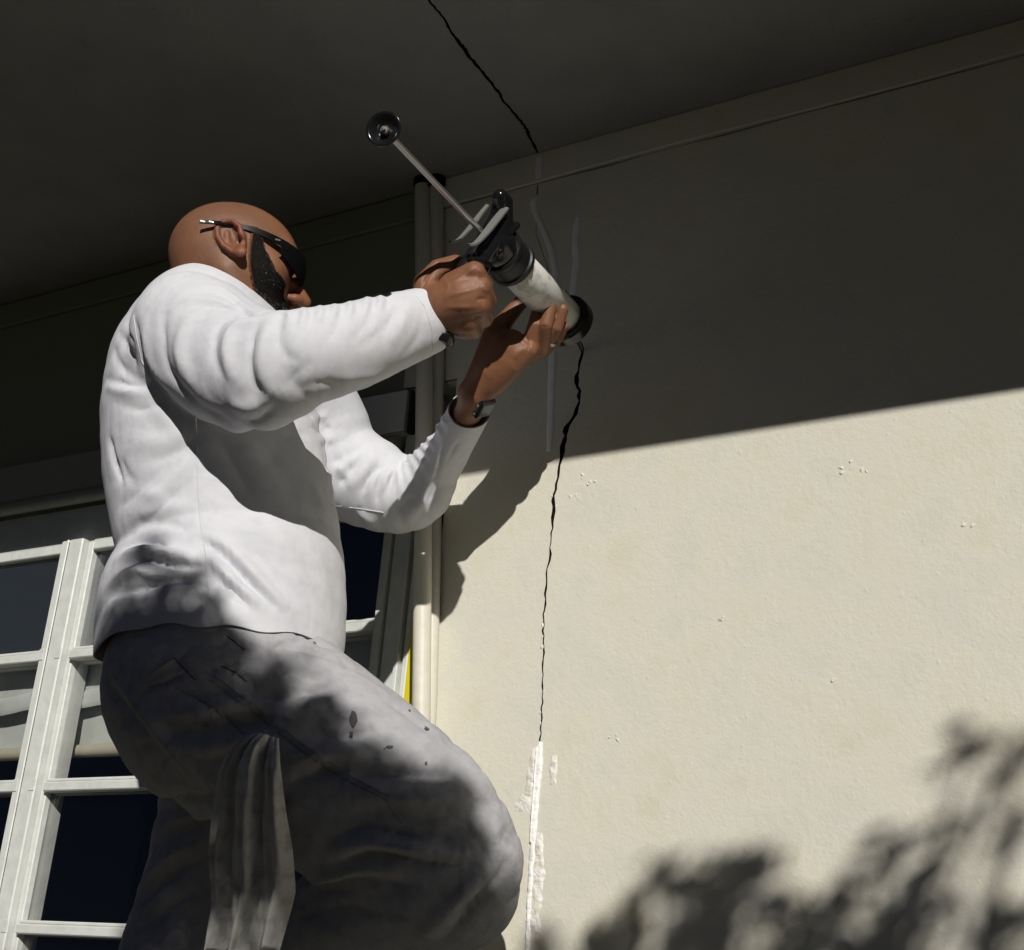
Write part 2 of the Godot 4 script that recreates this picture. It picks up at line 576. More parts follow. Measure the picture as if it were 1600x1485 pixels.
	for i in 60:
		var x0 := lerpf(WALL_TOP_LEFT + 0.002, WALL_RIGHT - 0.002, i / 60.0)
		var x1 := lerpf(WALL_TOP_LEFT + 0.002, WALL_RIGHT - 0.002, (i + 1) / 60.0)
		var w0 := 0.0022 + 0.0012 * sin(i * 1.7) + 0.0008 * sin(i * 4.1)
		var w1 := 0.0022 + 0.0012 * sin((i + 1) * 1.7) + 0.0008 * sin((i + 1) * 4.1)
		quad(sj, Vector3(x0, 3.0335 - w0, 0.0008), Vector3(x1, 3.0335 - w1, 0.0008), Vector3(x1, 3.0335, 0.0008), Vector3(x0, 3.0335, 0.0008))
	piece("joint_shadow", finish(sj), mats.joint_shade, band)  # dark strip laid under the band to draw its shadow line
	# the eave: a thick slab whose underside carries on the crack
	var sc := start()
	sc.set_smooth_group(-1)
	var line := [[-0.109, 0.0005, 0.0022], [-0.097, 0.05, 0.0028], [-0.090, 0.075, 0.0036], [-0.087, 0.10, 0.0022], [-0.086, 0.157, 0.0021], [-0.080, 0.19, 0.0030], [-0.077, 0.235, 0.0024], [-0.075, 0.284, 0.0028], [-0.071, 0.31, 0.0036], [-0.070, 0.345, 0.0022], [-0.061, 0.385, 0.0024], [-0.059, 0.43, 0.0018], [-0.055, 0.55, 0.0016], [-0.058, 0.65, 0.0012], [-0.06, EAVE, 0.0010]]
	var fine := []
	for i in line.size() - 1:
		for k in 6:
			var t := k / 6.0
			fine.append(Vector3(lerpf(line[i][0], line[i + 1][0], t) + rng.randf_range(-0.0012, 0.0012), lerpf(line[i][1], line[i + 1][1], t), lerpf(line[i][2], line[i + 1][2], t) * rng.randf_range(0.7, 1.3)))
	fine.append(Vector3(-0.06, EAVE, 0.001))
	var sy := SOFFIT_Y
	var inside := start()
	inside.set_smooth_group(-1)
	for i in fine.size() - 1:
		var a: Vector3 = fine[i]
		var b: Vector3 = fine[i + 1]
		quad(sc, Vector3(a.x - a.z, sy, a.y), Vector3(-4.2, sy, a.y), Vector3(-4.2, sy, b.y), Vector3(b.x - b.z, sy, b.y))
		quad(sc, Vector3(4.6, sy, a.y), Vector3(a.x + a.z, sy, a.y), Vector3(b.x + b.z, sy, b.y), Vector3(4.6, sy, b.y))
		var up := Vector3(0, 0.02, 0)
		var al := Vector3(a.x - a.z, sy, a.y); var ar := Vector3(a.x + a.z, sy, a.y)
		var bl := Vector3(b.x - b.z, sy, b.y); var br := Vector3(b.x + b.z, sy, b.y)
		quad(inside, al, al + up, bl + up, bl)
		quad(inside, ar + up, ar, br, br + up)
		quad(inside, ar + up, al + up, bl + up, br + up)
	quad(sc, Vector3(4.6, sy, -0.25), Vector3(-4.2, sy, -0.25), Vector3(-4.2, sy, 0.0005), Vector3(4.6, sy, 0.0005))
	quad(sc, Vector3(-4.2, sy, EAVE), Vector3(4.6, sy, EAVE), Vector3(4.6, sy + 0.16, EAVE), Vector3(-4.2, sy + 0.16, EAVE))
	quad(sc, Vector3(-4.2, sy + 0.16, EAVE), Vector3(4.6, sy + 0.16, EAVE), Vector3(4.6, sy + 0.16, -0.25), Vector3(-4.2, sy + 0.16, -0.25))
	quad(sc, Vector3(4.6, sy, EAVE), Vector3(4.6, sy, -0.25), Vector3(4.6, sy + 0.16, -0.25), Vector3(4.6, sy + 0.16, EAVE))
	quad(sc, Vector3(-4.2, sy, -0.25), Vector3(-4.2, sy, EAVE), Vector3(-4.2, sy + 0.16, EAVE), Vector3(-4.2, sy + 0.16, -0.25))
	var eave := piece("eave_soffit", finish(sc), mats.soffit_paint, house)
	piece("crack", finish(inside), mats.crack_dark, eave).set_meta("label", "black crack running across the underside of the eave")
	build_filler(house, wall)
	# the dark room behind the window
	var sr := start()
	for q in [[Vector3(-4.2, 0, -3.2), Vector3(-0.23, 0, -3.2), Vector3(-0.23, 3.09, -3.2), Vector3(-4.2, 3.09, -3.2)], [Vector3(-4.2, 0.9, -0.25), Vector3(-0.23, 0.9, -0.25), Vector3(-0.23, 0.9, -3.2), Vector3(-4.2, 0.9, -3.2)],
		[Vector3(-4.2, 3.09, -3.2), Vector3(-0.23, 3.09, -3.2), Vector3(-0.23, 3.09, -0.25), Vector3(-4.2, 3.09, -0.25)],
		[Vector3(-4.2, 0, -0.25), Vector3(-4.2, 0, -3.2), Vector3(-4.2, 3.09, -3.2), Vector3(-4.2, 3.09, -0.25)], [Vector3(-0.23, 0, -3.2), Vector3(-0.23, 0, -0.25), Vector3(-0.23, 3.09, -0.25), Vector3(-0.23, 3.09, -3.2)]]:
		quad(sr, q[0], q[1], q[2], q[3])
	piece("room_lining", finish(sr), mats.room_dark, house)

# an uneven sheet of filler spread along a line on the wall
func spread(pts: Array, half: Array, thick: float, seed_: int, ragged := 0.25) -> ArrayMesh:
	var rng := RandomNumberGenerator.new()
	rng.seed = seed_
	var st := start()
	st.set_smooth_group(0)
	var rows := []
	for i in pts.size() - 1:
		var n := maxi(2, int(pts[i].distance_to(pts[i + 1]) / 0.005))
		for k in n:
			var t := float(k) / n
			rows.append([pts[i].lerp(pts[i + 1], t), lerpf(half[i], half[i + 1], t)])
	rows.append([pts[-1], half[-1]])
	var grid := []
	var jl := 0.0
	var jr := 0.0
	for i in rows.size():
		var c: Vector2 = rows[i][0]
		var w: float = rows[i][1]
		jl = lerpf(jl, rng.randf_range(-1, 1), 0.45)
		jr = lerpf(jr, rng.randf_range(-1, 1), 0.45)
		var l := w * (1.0 + ragged * jl)
		var r := w * (1.0 + ragged * jr)
		var line := []
		var cols := 6
		for k in cols + 1:
			var u := float(k) / cols * 2.0 - 1.0
			var h := thick * (1.0 - pow(absf(u), 3.0)) * rng.randf_range(0.75, 1.2)
			if i == 0 or i == rows.size() - 1:
				h = 0.0
			line.append(Vector3(c.x + (u * l if u < 0 else u * r), c.y, h + 0.0012 if h > 0 else -0.001))
			if k == 0 or k == cols:
				line[-1].z = -0.0008
		grid.append(line)
	for i in grid.size() - 1:
		for k in grid[i].size() - 1:
			quad(st, grid[i + 1][k], grid[i + 1][k + 1], grid[i][k + 1], grid[i][k])
	return finish(st)

func build_filler(house: Node3D, wall: Node3D) -> void:
	# fresh bead in the lower crack with its smears
	var bead := piece("filler_bead", spread([Vector2(-0.0215, 2.033), Vector2(-0.0215, 2.00), Vector2(-0.0225, 1.93), Vector2(-0.022, 1.86), Vector2(-0.020, 1.78), Vector2(-0.018, 1.70), Vector2(-0.015, 1.4), Vector2(-0.01, 0.2)], [0.003, 0.0062, 0.0056, 0.0050, 0.0042, 0.0046, 0.0045, 0.004], 0.0020, 5, 0.5), mats.filler_white, wall)
	bead.set_meta("label", "fresh white filler pressed into the lower crack")
	piece("filler_ridge", spread([Vector2(-0.0245, 2.028), Vector2(-0.0250, 1.99), Vector2(-0.0255, 1.93), Vector2(-0.0245, 1.88)], [0.0012, 0.0020, 0.0018, 0.0012], 0.0040, 6, 0.4), mats.filler_white, wall)
	var n := 0
	for s in [[[Vector2(-0.031, 2.025), Vector2(-0.033, 1.985), Vector2(-0.036, 1.945)], [0.004, 0.010, 0.008]], [[Vector2(-0.042, 1.957), Vector2(-0.044, 1.940), Vector2(-0.044, 1.926)], [0.012, 0.026, 0.020]], [[Vector2(0.004, 2.012), Vector2(0.004, 1.965)], [0.007, 0.0075]], [[Vector2(-0.012, 1.90), Vector2(-0.010, 1.84), Vector2(-0.012, 1.79), Vector2(-0.008, 1.755)], [0.006, 0.013, 0.012, 0.009]]]:
		piece("filler_smear", spread(s[0], s[1], 0.0006, 70 + n, 0.6), mats.filler_smear, wall)
		n += 1
	# old grey streaks of filler higher up, in the shade
	for s in [[[Vector2(-0.108, 3.012), Vector2(-0.112, 2.995), Vector2(-0.107, 2.975), Vector2(-0.085, 2.93), Vector2(-0.066, 2.885), Vector2(-0.055, 2.84), Vector2(-0.050, 2.79), Vector2(-0.050, 2.72), Vector2(-0.048, 2.65), Vector2(-0.044, 2.57), Vector2(-0.042, 2.505)], [0.006, 0.009, 0.0065, 0.0065, 0.007, 0.0075, 0.008, 0.0085, 0.0085, 0.008, 0.006]],
		[[Vector2(-0.018, 2.945), Vector2(-0.020, 2.925), Vector2(-0.020, 2.885), Vector2(-0.014, 2.858), Vector2(-0.018, 2.80), Vector2(-0.018, 2.74)], [0.006, 0.0085, 0.0075, 0.009, 0.008, 0.007]]]:
		piece("filler_streak", spread(s[0], s[1], 0.0011, 90 + n, 0.16), mats.filler_old, wall)
		n += 1
	var sg := start()
	sg.set_smooth_group(-1)
	quad(sg, Vector3(-0.108, 3.038, 0.0066), Vector3(-0.096, 3.038, 0.0066), Vector3(-0.098, 3.085, 0.0066), Vector3(-0.110, 3.085, 0.0066))
	piece("filler_streak", finish(sg), mats.filler_old, house)
	# crumbs of broken render along the open crack
	var edge := crack_line()
	var rc := RandomNumberGenerator.new()
	rc.seed = 77
	for i in range(20, edge.size(), 2):
		var e: Vector3 = edge[i]
		if e.y > 2.70 or e.y < 2.05 or rc.randf() > 0.55:
			continue
		var st := start()
		st.set_smooth_group(-1)
		var sgn := -1.0 if rc.randf() < 0.5 else 1.0
		var r := rc.randf_range(0.0012, 0.0034)
		var at := Vector3(e.x + sgn * (e.z + r * 0.5), e.y, 0.0)
		var ring := []
		for j in 7:
			var an := TAU * j / 7.0
			ring.append(at + Vector3(cos(an) * r, sin(an) * r * rc.randf_range(1.0, 2.2), -0.0003))
		var tip := at + Vector3(0, 0, rc.randf_range(0.0008, 0.0022))
		for j in 7:
			for v in [tip, ring[(j + 1) % 7], ring[j]]:
				st.add_vertex(v)
		piece("crumb", finish(st), mats.filler_smear if rc.randf() < 0.4 else mats.wall_paint, wall)
	# chips where the paint has blistered
	var chips := [Vector2(0.44, 2.405), Vector2(0.462, 2.415), Vector2(0.475, 2.402), Vector2(0.03, 2.437), Vector2(0.018, 2.452), Vector2(0.041, 2.443), Vector2(0.008, 2.425), Vector2(0.26, 2.20), Vector2(0.105, 2.03), Vector2(0.10, 2.035), Vector2(0.43, 2.10), Vector2(0.21, 1.72), Vector2(0.62, 2.3)]
	var rng := RandomNumberGenerator.new()
	rng.seed = 9
	for c in chips:
		for k in 2:
			var st := start()
			var at := Vector3(c.x + rng.randf_range(-0.008, 0.008), c.y + rng.randf_range(-0.005, 0.005), 0.0)
			var r := rng.randf_range(0.0018, 0.0042)
			var a := rng.randf_range(0, TAU)
			var d := Vector3(cos(a), sin(a), 0)
			var e := Vector3(-sin(a), cos(a), 0)
			st.set_smooth_group(-1)
			var tip := at + Vector3(0, 0, rng.randf_range(0.0014, 0.003)) + d * r * 0.5
			var ring := []
			for j in 7:
				var b := TAU * j / 7.0
				ring.append(at + (d * cos(b) * r * 1.5 + e * sin(b) * r) * rng.randf_range(0.75, 1.2) - Vector3(0, 0, 0.0004))
			for j in 7:
				for v in [tip, ring[(j + 1) % 7], ring[j]]:
					st.add_vertex(v)
			piece("paint_chip", finish(st), mats.wall_paint, wall)

# ------------------------------------------------------------------ window, hood, pipes
func build_window() -> void:
	var win := thing("window", "white painted casement window with horizontal bars and dark glass, behind the man", "window")
	var wm: Material = mats.window_paint
	# frame head and sill, mullion of two meeting stiles, right stile and casing
	piece("frame", box_mesh(Vector3(-2.4, 2.478, -0.06), Vector3(-0.345, 2.556, -0.022), 0.002), wm, win)
	piece("frame", box_mesh(Vector3(-2.4, 1.35, -0.06), Vector3(-0.31, 1.40, 0.02), 0.003), wm, win)
	for spec in [[-1.160, -1.137, 0.0], [-1.136, -1.098, 0.002]]:
		piece("stile", box_mesh(Vector3(spec[0], 1.40, -0.06), Vector3(spec[1], 2.477, spec[2]), 0.0025), wm, win)
	piece("stile", box_mesh(Vector3(-1.1395, 1.402, 0.0021), Vector3(-1.1335, 2.476, 0.0062), 0.0018), wm, win)
	piece("stile", box_mesh(Vector3(-1.0975, 1.40, -0.06), Vector3(-1.0825, 2.476, -0.014), 0.002), wm, win)
	piece("stile", box_mesh(Vector3(-0.362, 1.40, -0.06), Vector3(-0.346, 2.476, -0.004), 0.002), wm, win)
	piece("casing", box_mesh(Vector3(-0.3425, 1.402, -0.06), Vector3(-0.314, 2.66, -0.010), 0.002), wm, win)
	piece("casing", box_mesh(Vector3(-0.3125, 1.402, -0.06), Vector3(-0.304, 2.66, -0.004), 0.0015), wm, win)
	piece("casing", box_mesh(Vector3(-0.3010, 1.402, -0.06), Vector3(-0.290, 2.66, -0.012), 0.002), wm, win)
	# horizontal glazing bars on either side of the mullion
	for side in [[-2.4, -1.1605], [-1.082, -0.3625]]:
		for y in [2.242, 1.990, 1.738, 1.486]:
			var bar := piece("glazing_bar", box_mesh(Vector3(side[0], y - 0.0105, -0.055), Vector3(side[1], y + 0.0065, -0.003), 0.002), wm, win)
			piece("moulding", box_mesh(Vector3(side[0] + 0.001, y + 0.0068, -0.05), Vector3(side[1] - 0.001, y + 0.0135, -0.008), 0.002), wm, bar)
		piece("glazing_bar", box_mesh(Vector3(side[0], 2.455, -0.055), Vector3(side[1], 2.4775, -0.012), 0.002), wm, win)
	# the short ends of the bars run over the left stile
	for y in [2.242, 1.990, 1.738, 1.486]:
		piece("glazing_bar", box_mesh(Vector3(-1.1120, y - 0.0100, 0.0022), Vector3(-1.0985, y + 0.0125, 0.0034), 0.0006), wm, win)
		piece("glazing_bar", box_mesh(Vector3(-1.1595, y - 0.0100, 0.0003), Vector3(-1.1470, y + 0.0125, 0.0018), 0.0006), wm, win)
	# panes
	var rows := [[2.2555, 2.455], [2.0035, 2.2315], [1.7515, 1.9795], [1.4995, 1.7275], [1.40, 1.4755]]
	for side in [[-2.4, -1.16], [-1.0825, -0.362]]:
		for k in rows.size():
			piece("pane", box_mesh(Vector3(side[0], rows[k][0], -0.031), Vector3(side[1], rows[k][1], -0.027)), mats.window_glass_sky if k == 0 else mats.window_glass, win)
	# two layers of cloth blind hanging behind the glass, the nearer one shorter with a stitched hem
	for layer in 2:
		var z := -0.064 if layer == 0 else -0.090
		var bottom := 2.166 if layer == 0 else 2.082
		var bl := thing("cloth_blind", ["short pale cloth blind nearest the glass, with a white stitched hem and cord tassel", "longer pale cloth blind behind the short one, with a brownish bottom bar"][layer], "blind", Vector3(-2.35, bottom, z))
		var st := start()
		st.set_smooth_group(0)
		var nx := 80
		var ny := 14
		var w := 2.05
		var top := 0.082 if layer == 0 else 0.155
		var f := func(i: int, k: int) -> Vector3:
			var x := w * i / nx
			var y := top * k / ny
			var sag := 0.003 * sin(x * 11.0 + layer) + (0.004 * sin(x * 29.0) if k == 0 else 0.0)
			return Vector3(x, y + sag * (1.0 - y / top), 0.003 * sin(x * 13.0 + 1.3 * layer + y * 9.0) + 0.002 * sin(y * 51.0 + x * 4.0))
		for i in nx:
			for k in ny:
				quad(st, f.call(i, k), f.call(i + 1, k), f.call(i + 1, k + 1), f.call(i, k + 1))
		piece("cloth", finish(st), mats.blind_cloth, bl)
		if layer == 0:
			var sh := start()
			sh.set_smooth_group(0)
			for i in nx:
				for q in [[-0.016, 0.003, -0.006, 0.0085], [-0.006, 0.0085, 0.004, 0.0055], [0.004, 0.0055, 0.012, 0.0085], [0.012, 0.0085, 0.020, 0.002]]:
					var o0: Vector3 = f.call(i, 0)
					var o1: Vector3 = f.call(i + 1, 0)
					quad(sh, o0 + Vector3(0, q[0], q[1]), o1 + Vector3(0, q[0], q[1]), o1 + Vector3(0, q[2], q[3]), o0 + Vector3(0, q[2], q[3]))
			piece("hem", finish(sh), mats.blind_cloth, bl)
			var sk := start()
			tube(sk, [Vector3(w - 0.895, 0.078, 0.012), Vector3(w - 0.900, 0.06, 0.014), Vector3(w - 0.904, 0.020, 0.016)], [0.0009, 0.0009, 0.0009], 6)
			piece("cord", finish(sk), mats.crack_side, bl)
			var sn := start()
			var rng := RandomNumberGenerator.new()
			rng.seed = 3
			for j in 30:
				var at := Vector3(w - 0.904, 0.014, 0.018)
				tube(sn, [at, at + Vector3(rng.randf_range(-1, 1), rng.randf_range(-1, 0.7), rng.randf_range(-0.4, 1)).normalized() * rng.randf_range(0.005, 0.012)], [0.0012, 0.0005], 5)
			var ts := piece("tassel", finish(sn), mats.blind_hem, bl)
			ts.set_meta("kind", "stuff")
		else:
			var sb := start()
			tube(sb, [Vector3(0, -0.011, 0.004), Vector3(w, -0.011, 0.004)], [0.0125, 0.0125], 14)
			piece("hem_bar", finish(sb), mats.blind_hem, bl)
	# the pelmet box above the window with its rounded lower lip
	var hd := thing("window_hood", "grey boxed hood with a rounded lower lip above the window", "window hood", Vector3(-2.4, 2.556, 0))
	piece("panel", box_mesh(Vector3(0, 0.026, -0.06), Vector3(2.065, 0.111, 0.006), 0.003), mats.hood_paint, hd)
	var sl := start()
	tube(sl, [Vector3(0, 0.0125, 0.0), Vector3(2.05, 0.0125, 0.0)], [0.0135, 0.0135], 16)
	piece("lip", finish(sl), mats.hood_paint, hd)
	piece("slat", box_mesh(Vector3(1.50, 0.030, 0.0065), Vector3(2.066, 0.108, 0.012), 0.002), mats.slat_paint, hd)
	piece("end_cap", box_mesh(Vector3(2.0655, 0.028, -0.05), Vector3(2.078, 0.109, 0.001), 0.002), mats.room_dark, hd)

func build_pipes() -> void:
	var a := thing("drain_pipe", "cream painted pipe nearest the window, leaning slightly, full length in view", "pipe", Vector3(-0.10, 0, 0.02))
	var st := start()
	tube_even(st, [Vector3(0.12, 0.0, 0.03), Vector3(-0.1145, 2.1, 0.025), Vector3(-0.1365, 2.3, 0.024), Vector3(-0.1800, 2.66, 0.018), Vector3(-0.247, 3.09, 0.0)], 0.0148)
	piece("pipe", finish(st), mats.pipe_paint, a)
	var sc := start()
	tube_even(sc, [Vector3(-0.2450, 3.078, 0.0), Vector3(-0.247, 3.094, 0.0)], 0.0175)
	piece("collar", finish(sc), mats.crack_dark, a)
	var b := thing("drain_pipe", "cream painted pipe tight against the wall corner, half hidden behind the other pipe", "pipe", Vector3(-0.10, 0, 0.012))
	var s2 := start()
	tube_even(s2, [Vector3(-0.03, 0.0, 0.0), Vector3(-0.122, 2.1, 0.0), Vector3(-0.139, 2.31, 0.0), Vector3(-0.172, 2.66, 0.0), Vector3(-0.2205, 3.09, 0.0)], 0.0128)
	piece("pipe", finish(s2), mats.pipe_paint, b)
	var s3 := start()
	tube_even(s3, [Vector3(-0.2190, 3.074, 0.0), Vector3(-0.221, 3.094, 0.0)], 0.0175)
	piece("collar", finish(s3), mats.crack_dark, b)
	var y := piece("marker_strip", box_mesh(Vector3(-0.2885, 1.0, -0.03), Vector3(-0.255, 2.34, -0.010), 0.001), mats.yellow_paint)
	tag(y, "bright yellow strip standing in the gap between window casing and pipe", "strip")

func tube_even(st: SurfaceTool, pts: Array, r: float) -> void:
	var p := pts
	var rr := []
	for i in p.size():
		rr.append(r)
	tube(st, p, rr, 20)

# ------------------------------------------------------------------ soft shapes: a distance field of tapered tubes and ellipsoids, meshed as surface nets
class Shape:
	var lo := Vector3.ZERO
	var hi := Vector3.ZERO
	var k := 0.02
	var minus := false
	func d(_p: Vector3) -> float:
		return 1e9
	func focus(_m: Vector3, _r: float) -> void:
		pass
	func unfocus() -> void:
		pass

class Tube extends Shape:
	var c := PackedVector3Array()
	var u := PackedVector3Array()
	var v := PackedVector3Array()
	var ru := PackedFloat32Array()
	var rv := PackedFloat32Array()
	var big := PackedFloat32Array()
	var from := 0
	var to := 0
	func focus(m: Vector3, r: float) -> void:
		from = c.size()
		to = 0
		for i in c.size() - 1:
			var ab := c[i + 1] - c[i]
			var h := clampf((m - c[i]).dot(ab) / ab.length_squared(), 0.0, 1.0)
			if (m - c[i] - ab * h).length() - big[i] < r:
				from = mini(from, i)
				to = maxi(to, i + 1)
	func unfocus() -> void:
		from = 0
		to = c.size() - 1
	func done() -> void:
		lo = Vector3.ONE * 1e9
		hi = -lo
		for i in c.size():
			var j := mini(i + 1, c.size() - 1)
			big.append(maxf(maxf(ru[i], rv[i]), maxf(ru[j], rv[j])))
			var r := Vector3.ONE * maxf(ru[i], rv[i])
			lo = lo.min(c[i] - r)
			hi = hi.max(c[i] + r)
		unfocus()
	func d(p: Vector3) -> float:
		var best := 1e9
		for i in range(from, to):
			var a := c[i]
			var ab := c[i + 1] - a
			var h := clampf((p - a).dot(ab) / ab.length_squared(), 0.0, 1.0)
			var q := p - a - ab * h
			var ql := q.length()
			if ql - big[i] > best + 0.03:
				continue
			var uu := u[i].lerp(u[i + 1], h)
			var vv := v[i].lerp(v[i + 1], h)
			var a1 := lerpf(ru[i], ru[i + 1], h)
			var b1 := lerpf(rv[i], rv[i + 1], h)
			var x := q.dot(uu)
			var y := q.dot(vv)
			var m := minf(a1, b1)
			var a2 := 1.0 / (a1 * a1)
			var b2 := 1.0 / (b1 * b1)
			var m2 := 1.0 / (m * m)
			x *= x
			y *= y
			var w2 := maxf(0.0, ql * ql - x - y)
			var k0 := sqrt(x * a2 + y * b2 + w2 * m2)
			var k1 := sqrt(x * a2 * a2 + y * b2 * b2 + w2 * m2 * m2)
			var e := k0 * (k0 - 1.0) / k1 if k1 > 1e-6 else -m
			if e < best:
				best = e
		return best

class Chain extends Shape:
	var c := PackedVector3Array()
	var r := PackedFloat32Array()
	func done() -> void:
		lo = Vector3.ONE * 1e9
		hi = -lo
		for i in c.size():
			lo = lo.min(c[i] - Vector3.ONE * r[i])
			hi = hi.max(c[i] + Vector3.ONE * r[i])
	func d(p: Vector3) -> float:
		var best := 1e9
		for i in c.size() - 1:
			var a := c[i]
			var ab := c[i + 1] - a
			var h := clampf((p - a).dot(ab) / ab.length_squared(), 0.0, 1.0)
			var e := (p - a - ab * h).length() - lerpf(r[i], r[i + 1], h)
			if e < best:
				best = e
		return best

class Egg extends Shape:
	var c := Vector3.ZERO
	var b := Basis()
	var r := Vector3.ONE
	func done() -> void:
		var m := Vector3.ONE * maxf(r.x, maxf(r.y, r.z))
		lo = c - m
		hi = c + m
	func d(p: Vector3) -> float:
		var q := p - c
		var x := q.dot(b.x)
		var y := q.dot(b.y)
		var z := q.dot(b.z)
		var k0 := sqrt(x * x / (r.x * r.x) + y * y / (r.y * r.y) + z * z / (r.z * r.z))
		var k1 := sqrt(x * x / (r.x ** 4) + y * y / (r.y ** 4) + z * z / (r.z ** 4))
		return k0 * (k0 - 1.0) / k1 if k1 > 1e-6 else -minf(r.x, minf(r.y, r.z))

class Field:
	var shapes: Array[Shape] = []
	var near: Array[Shape] = []
	# keep only what matters within r of m
	func focus(m: Vector3, r: float) -> void:
		near = []
		for s in shapes:
			var away := maxf(maxf(maxf(s.lo.x - m.x, m.x - s.hi.x), maxf(s.lo.y - m.y, m.y - s.hi.y)), maxf(s.lo.z - m.z, m.z - s.hi.z))
			if away < r + s.k:
				s.focus(m, r + s.k)
				near.append(s)
	func unfocus() -> void:
		near = shapes.duplicate()
		for s in shapes:
			s.unfocus()
	func put(s: Shape, k := 0.02, minus := false) -> Shape:
		s.k = k
		s.minus = minus
		shapes.append(s)
		near.append(s)
		return s
	func d(p: Vector3) -> float:
		var best := 1e3
		for s in near:
			var k := s.k
			var away := maxf(maxf(maxf(s.lo.x - p.x, p.x - s.hi.x), maxf(s.lo.y - p.y, p.y - s.hi.y)), maxf(s.lo.z - p.z, p.z - s.hi.z))
			if s.minus:
				if away > k or -away < best - 0.08:
					if away > k:
						continue
				var e := -s.d(p)
				var h := maxf(k - absf(best - e), 0.0) / k
				best = maxf(best, e) + h * h * k * 0.25
			else:
				if away > best + k and best < 1e2:
					continue
				var e := s.d(p)
				var h := maxf(k - absf(best - e), 0.0) / k
				best = minf(best, e) - h * h * k * 0.25
		return best
	func slope(p: Vector3, here: float) -> Vector3:
		var e := 0.0012
		return Vector3(d(p + Vector3(e, 0, 0)) - here, d(p + Vector3(0, e, 0)) - here, d(p + Vector3(0, 0, e)) - here).normalized()

# a mesh that is still being worked on
class Hull:
	var p := PackedVector3Array()
	var t := PackedInt32Array()
	var n := PackedVector3Array()
	var colour := PackedColorArray()
	func normals() -> void:
		n = PackedVector3Array()
		n.resize(p.size())
		for i in range(0, t.size(), 3):
			var a := t[i]
			var b := t[i + 1]
			var c := t[i + 2]
			var f := (p[c] - p[a]).cross(p[b] - p[a])
			n[a] += f
			n[b] += f
			n[c] += f
		for i in n.size():
			n[i] = n[i].normalized()
	func add(o: Hull) -> void:
		var at := p.size()
		p.append_array(o.p)
		n.append_array(o.n)
		colour.append_array(o.colour)
		for i in o.t:
			t.append(i + at)
	func mesh() -> ArrayMesh:
		var arr := []
		arr.resize(Mesh.ARRAY_MAX)
		arr[Mesh.ARRAY_VERTEX] = p
		arr[Mesh.ARRAY_NORMAL] = n
		if colour.size() == p.size():
			arr[Mesh.ARRAY_COLOR] = colour
		arr[Mesh.ARRAY_INDEX] = t
		var m := ArrayMesh.new()
		m.add_surface_from_arrays(Mesh.PRIMITIVE_TRIANGLES, arr)
		return m

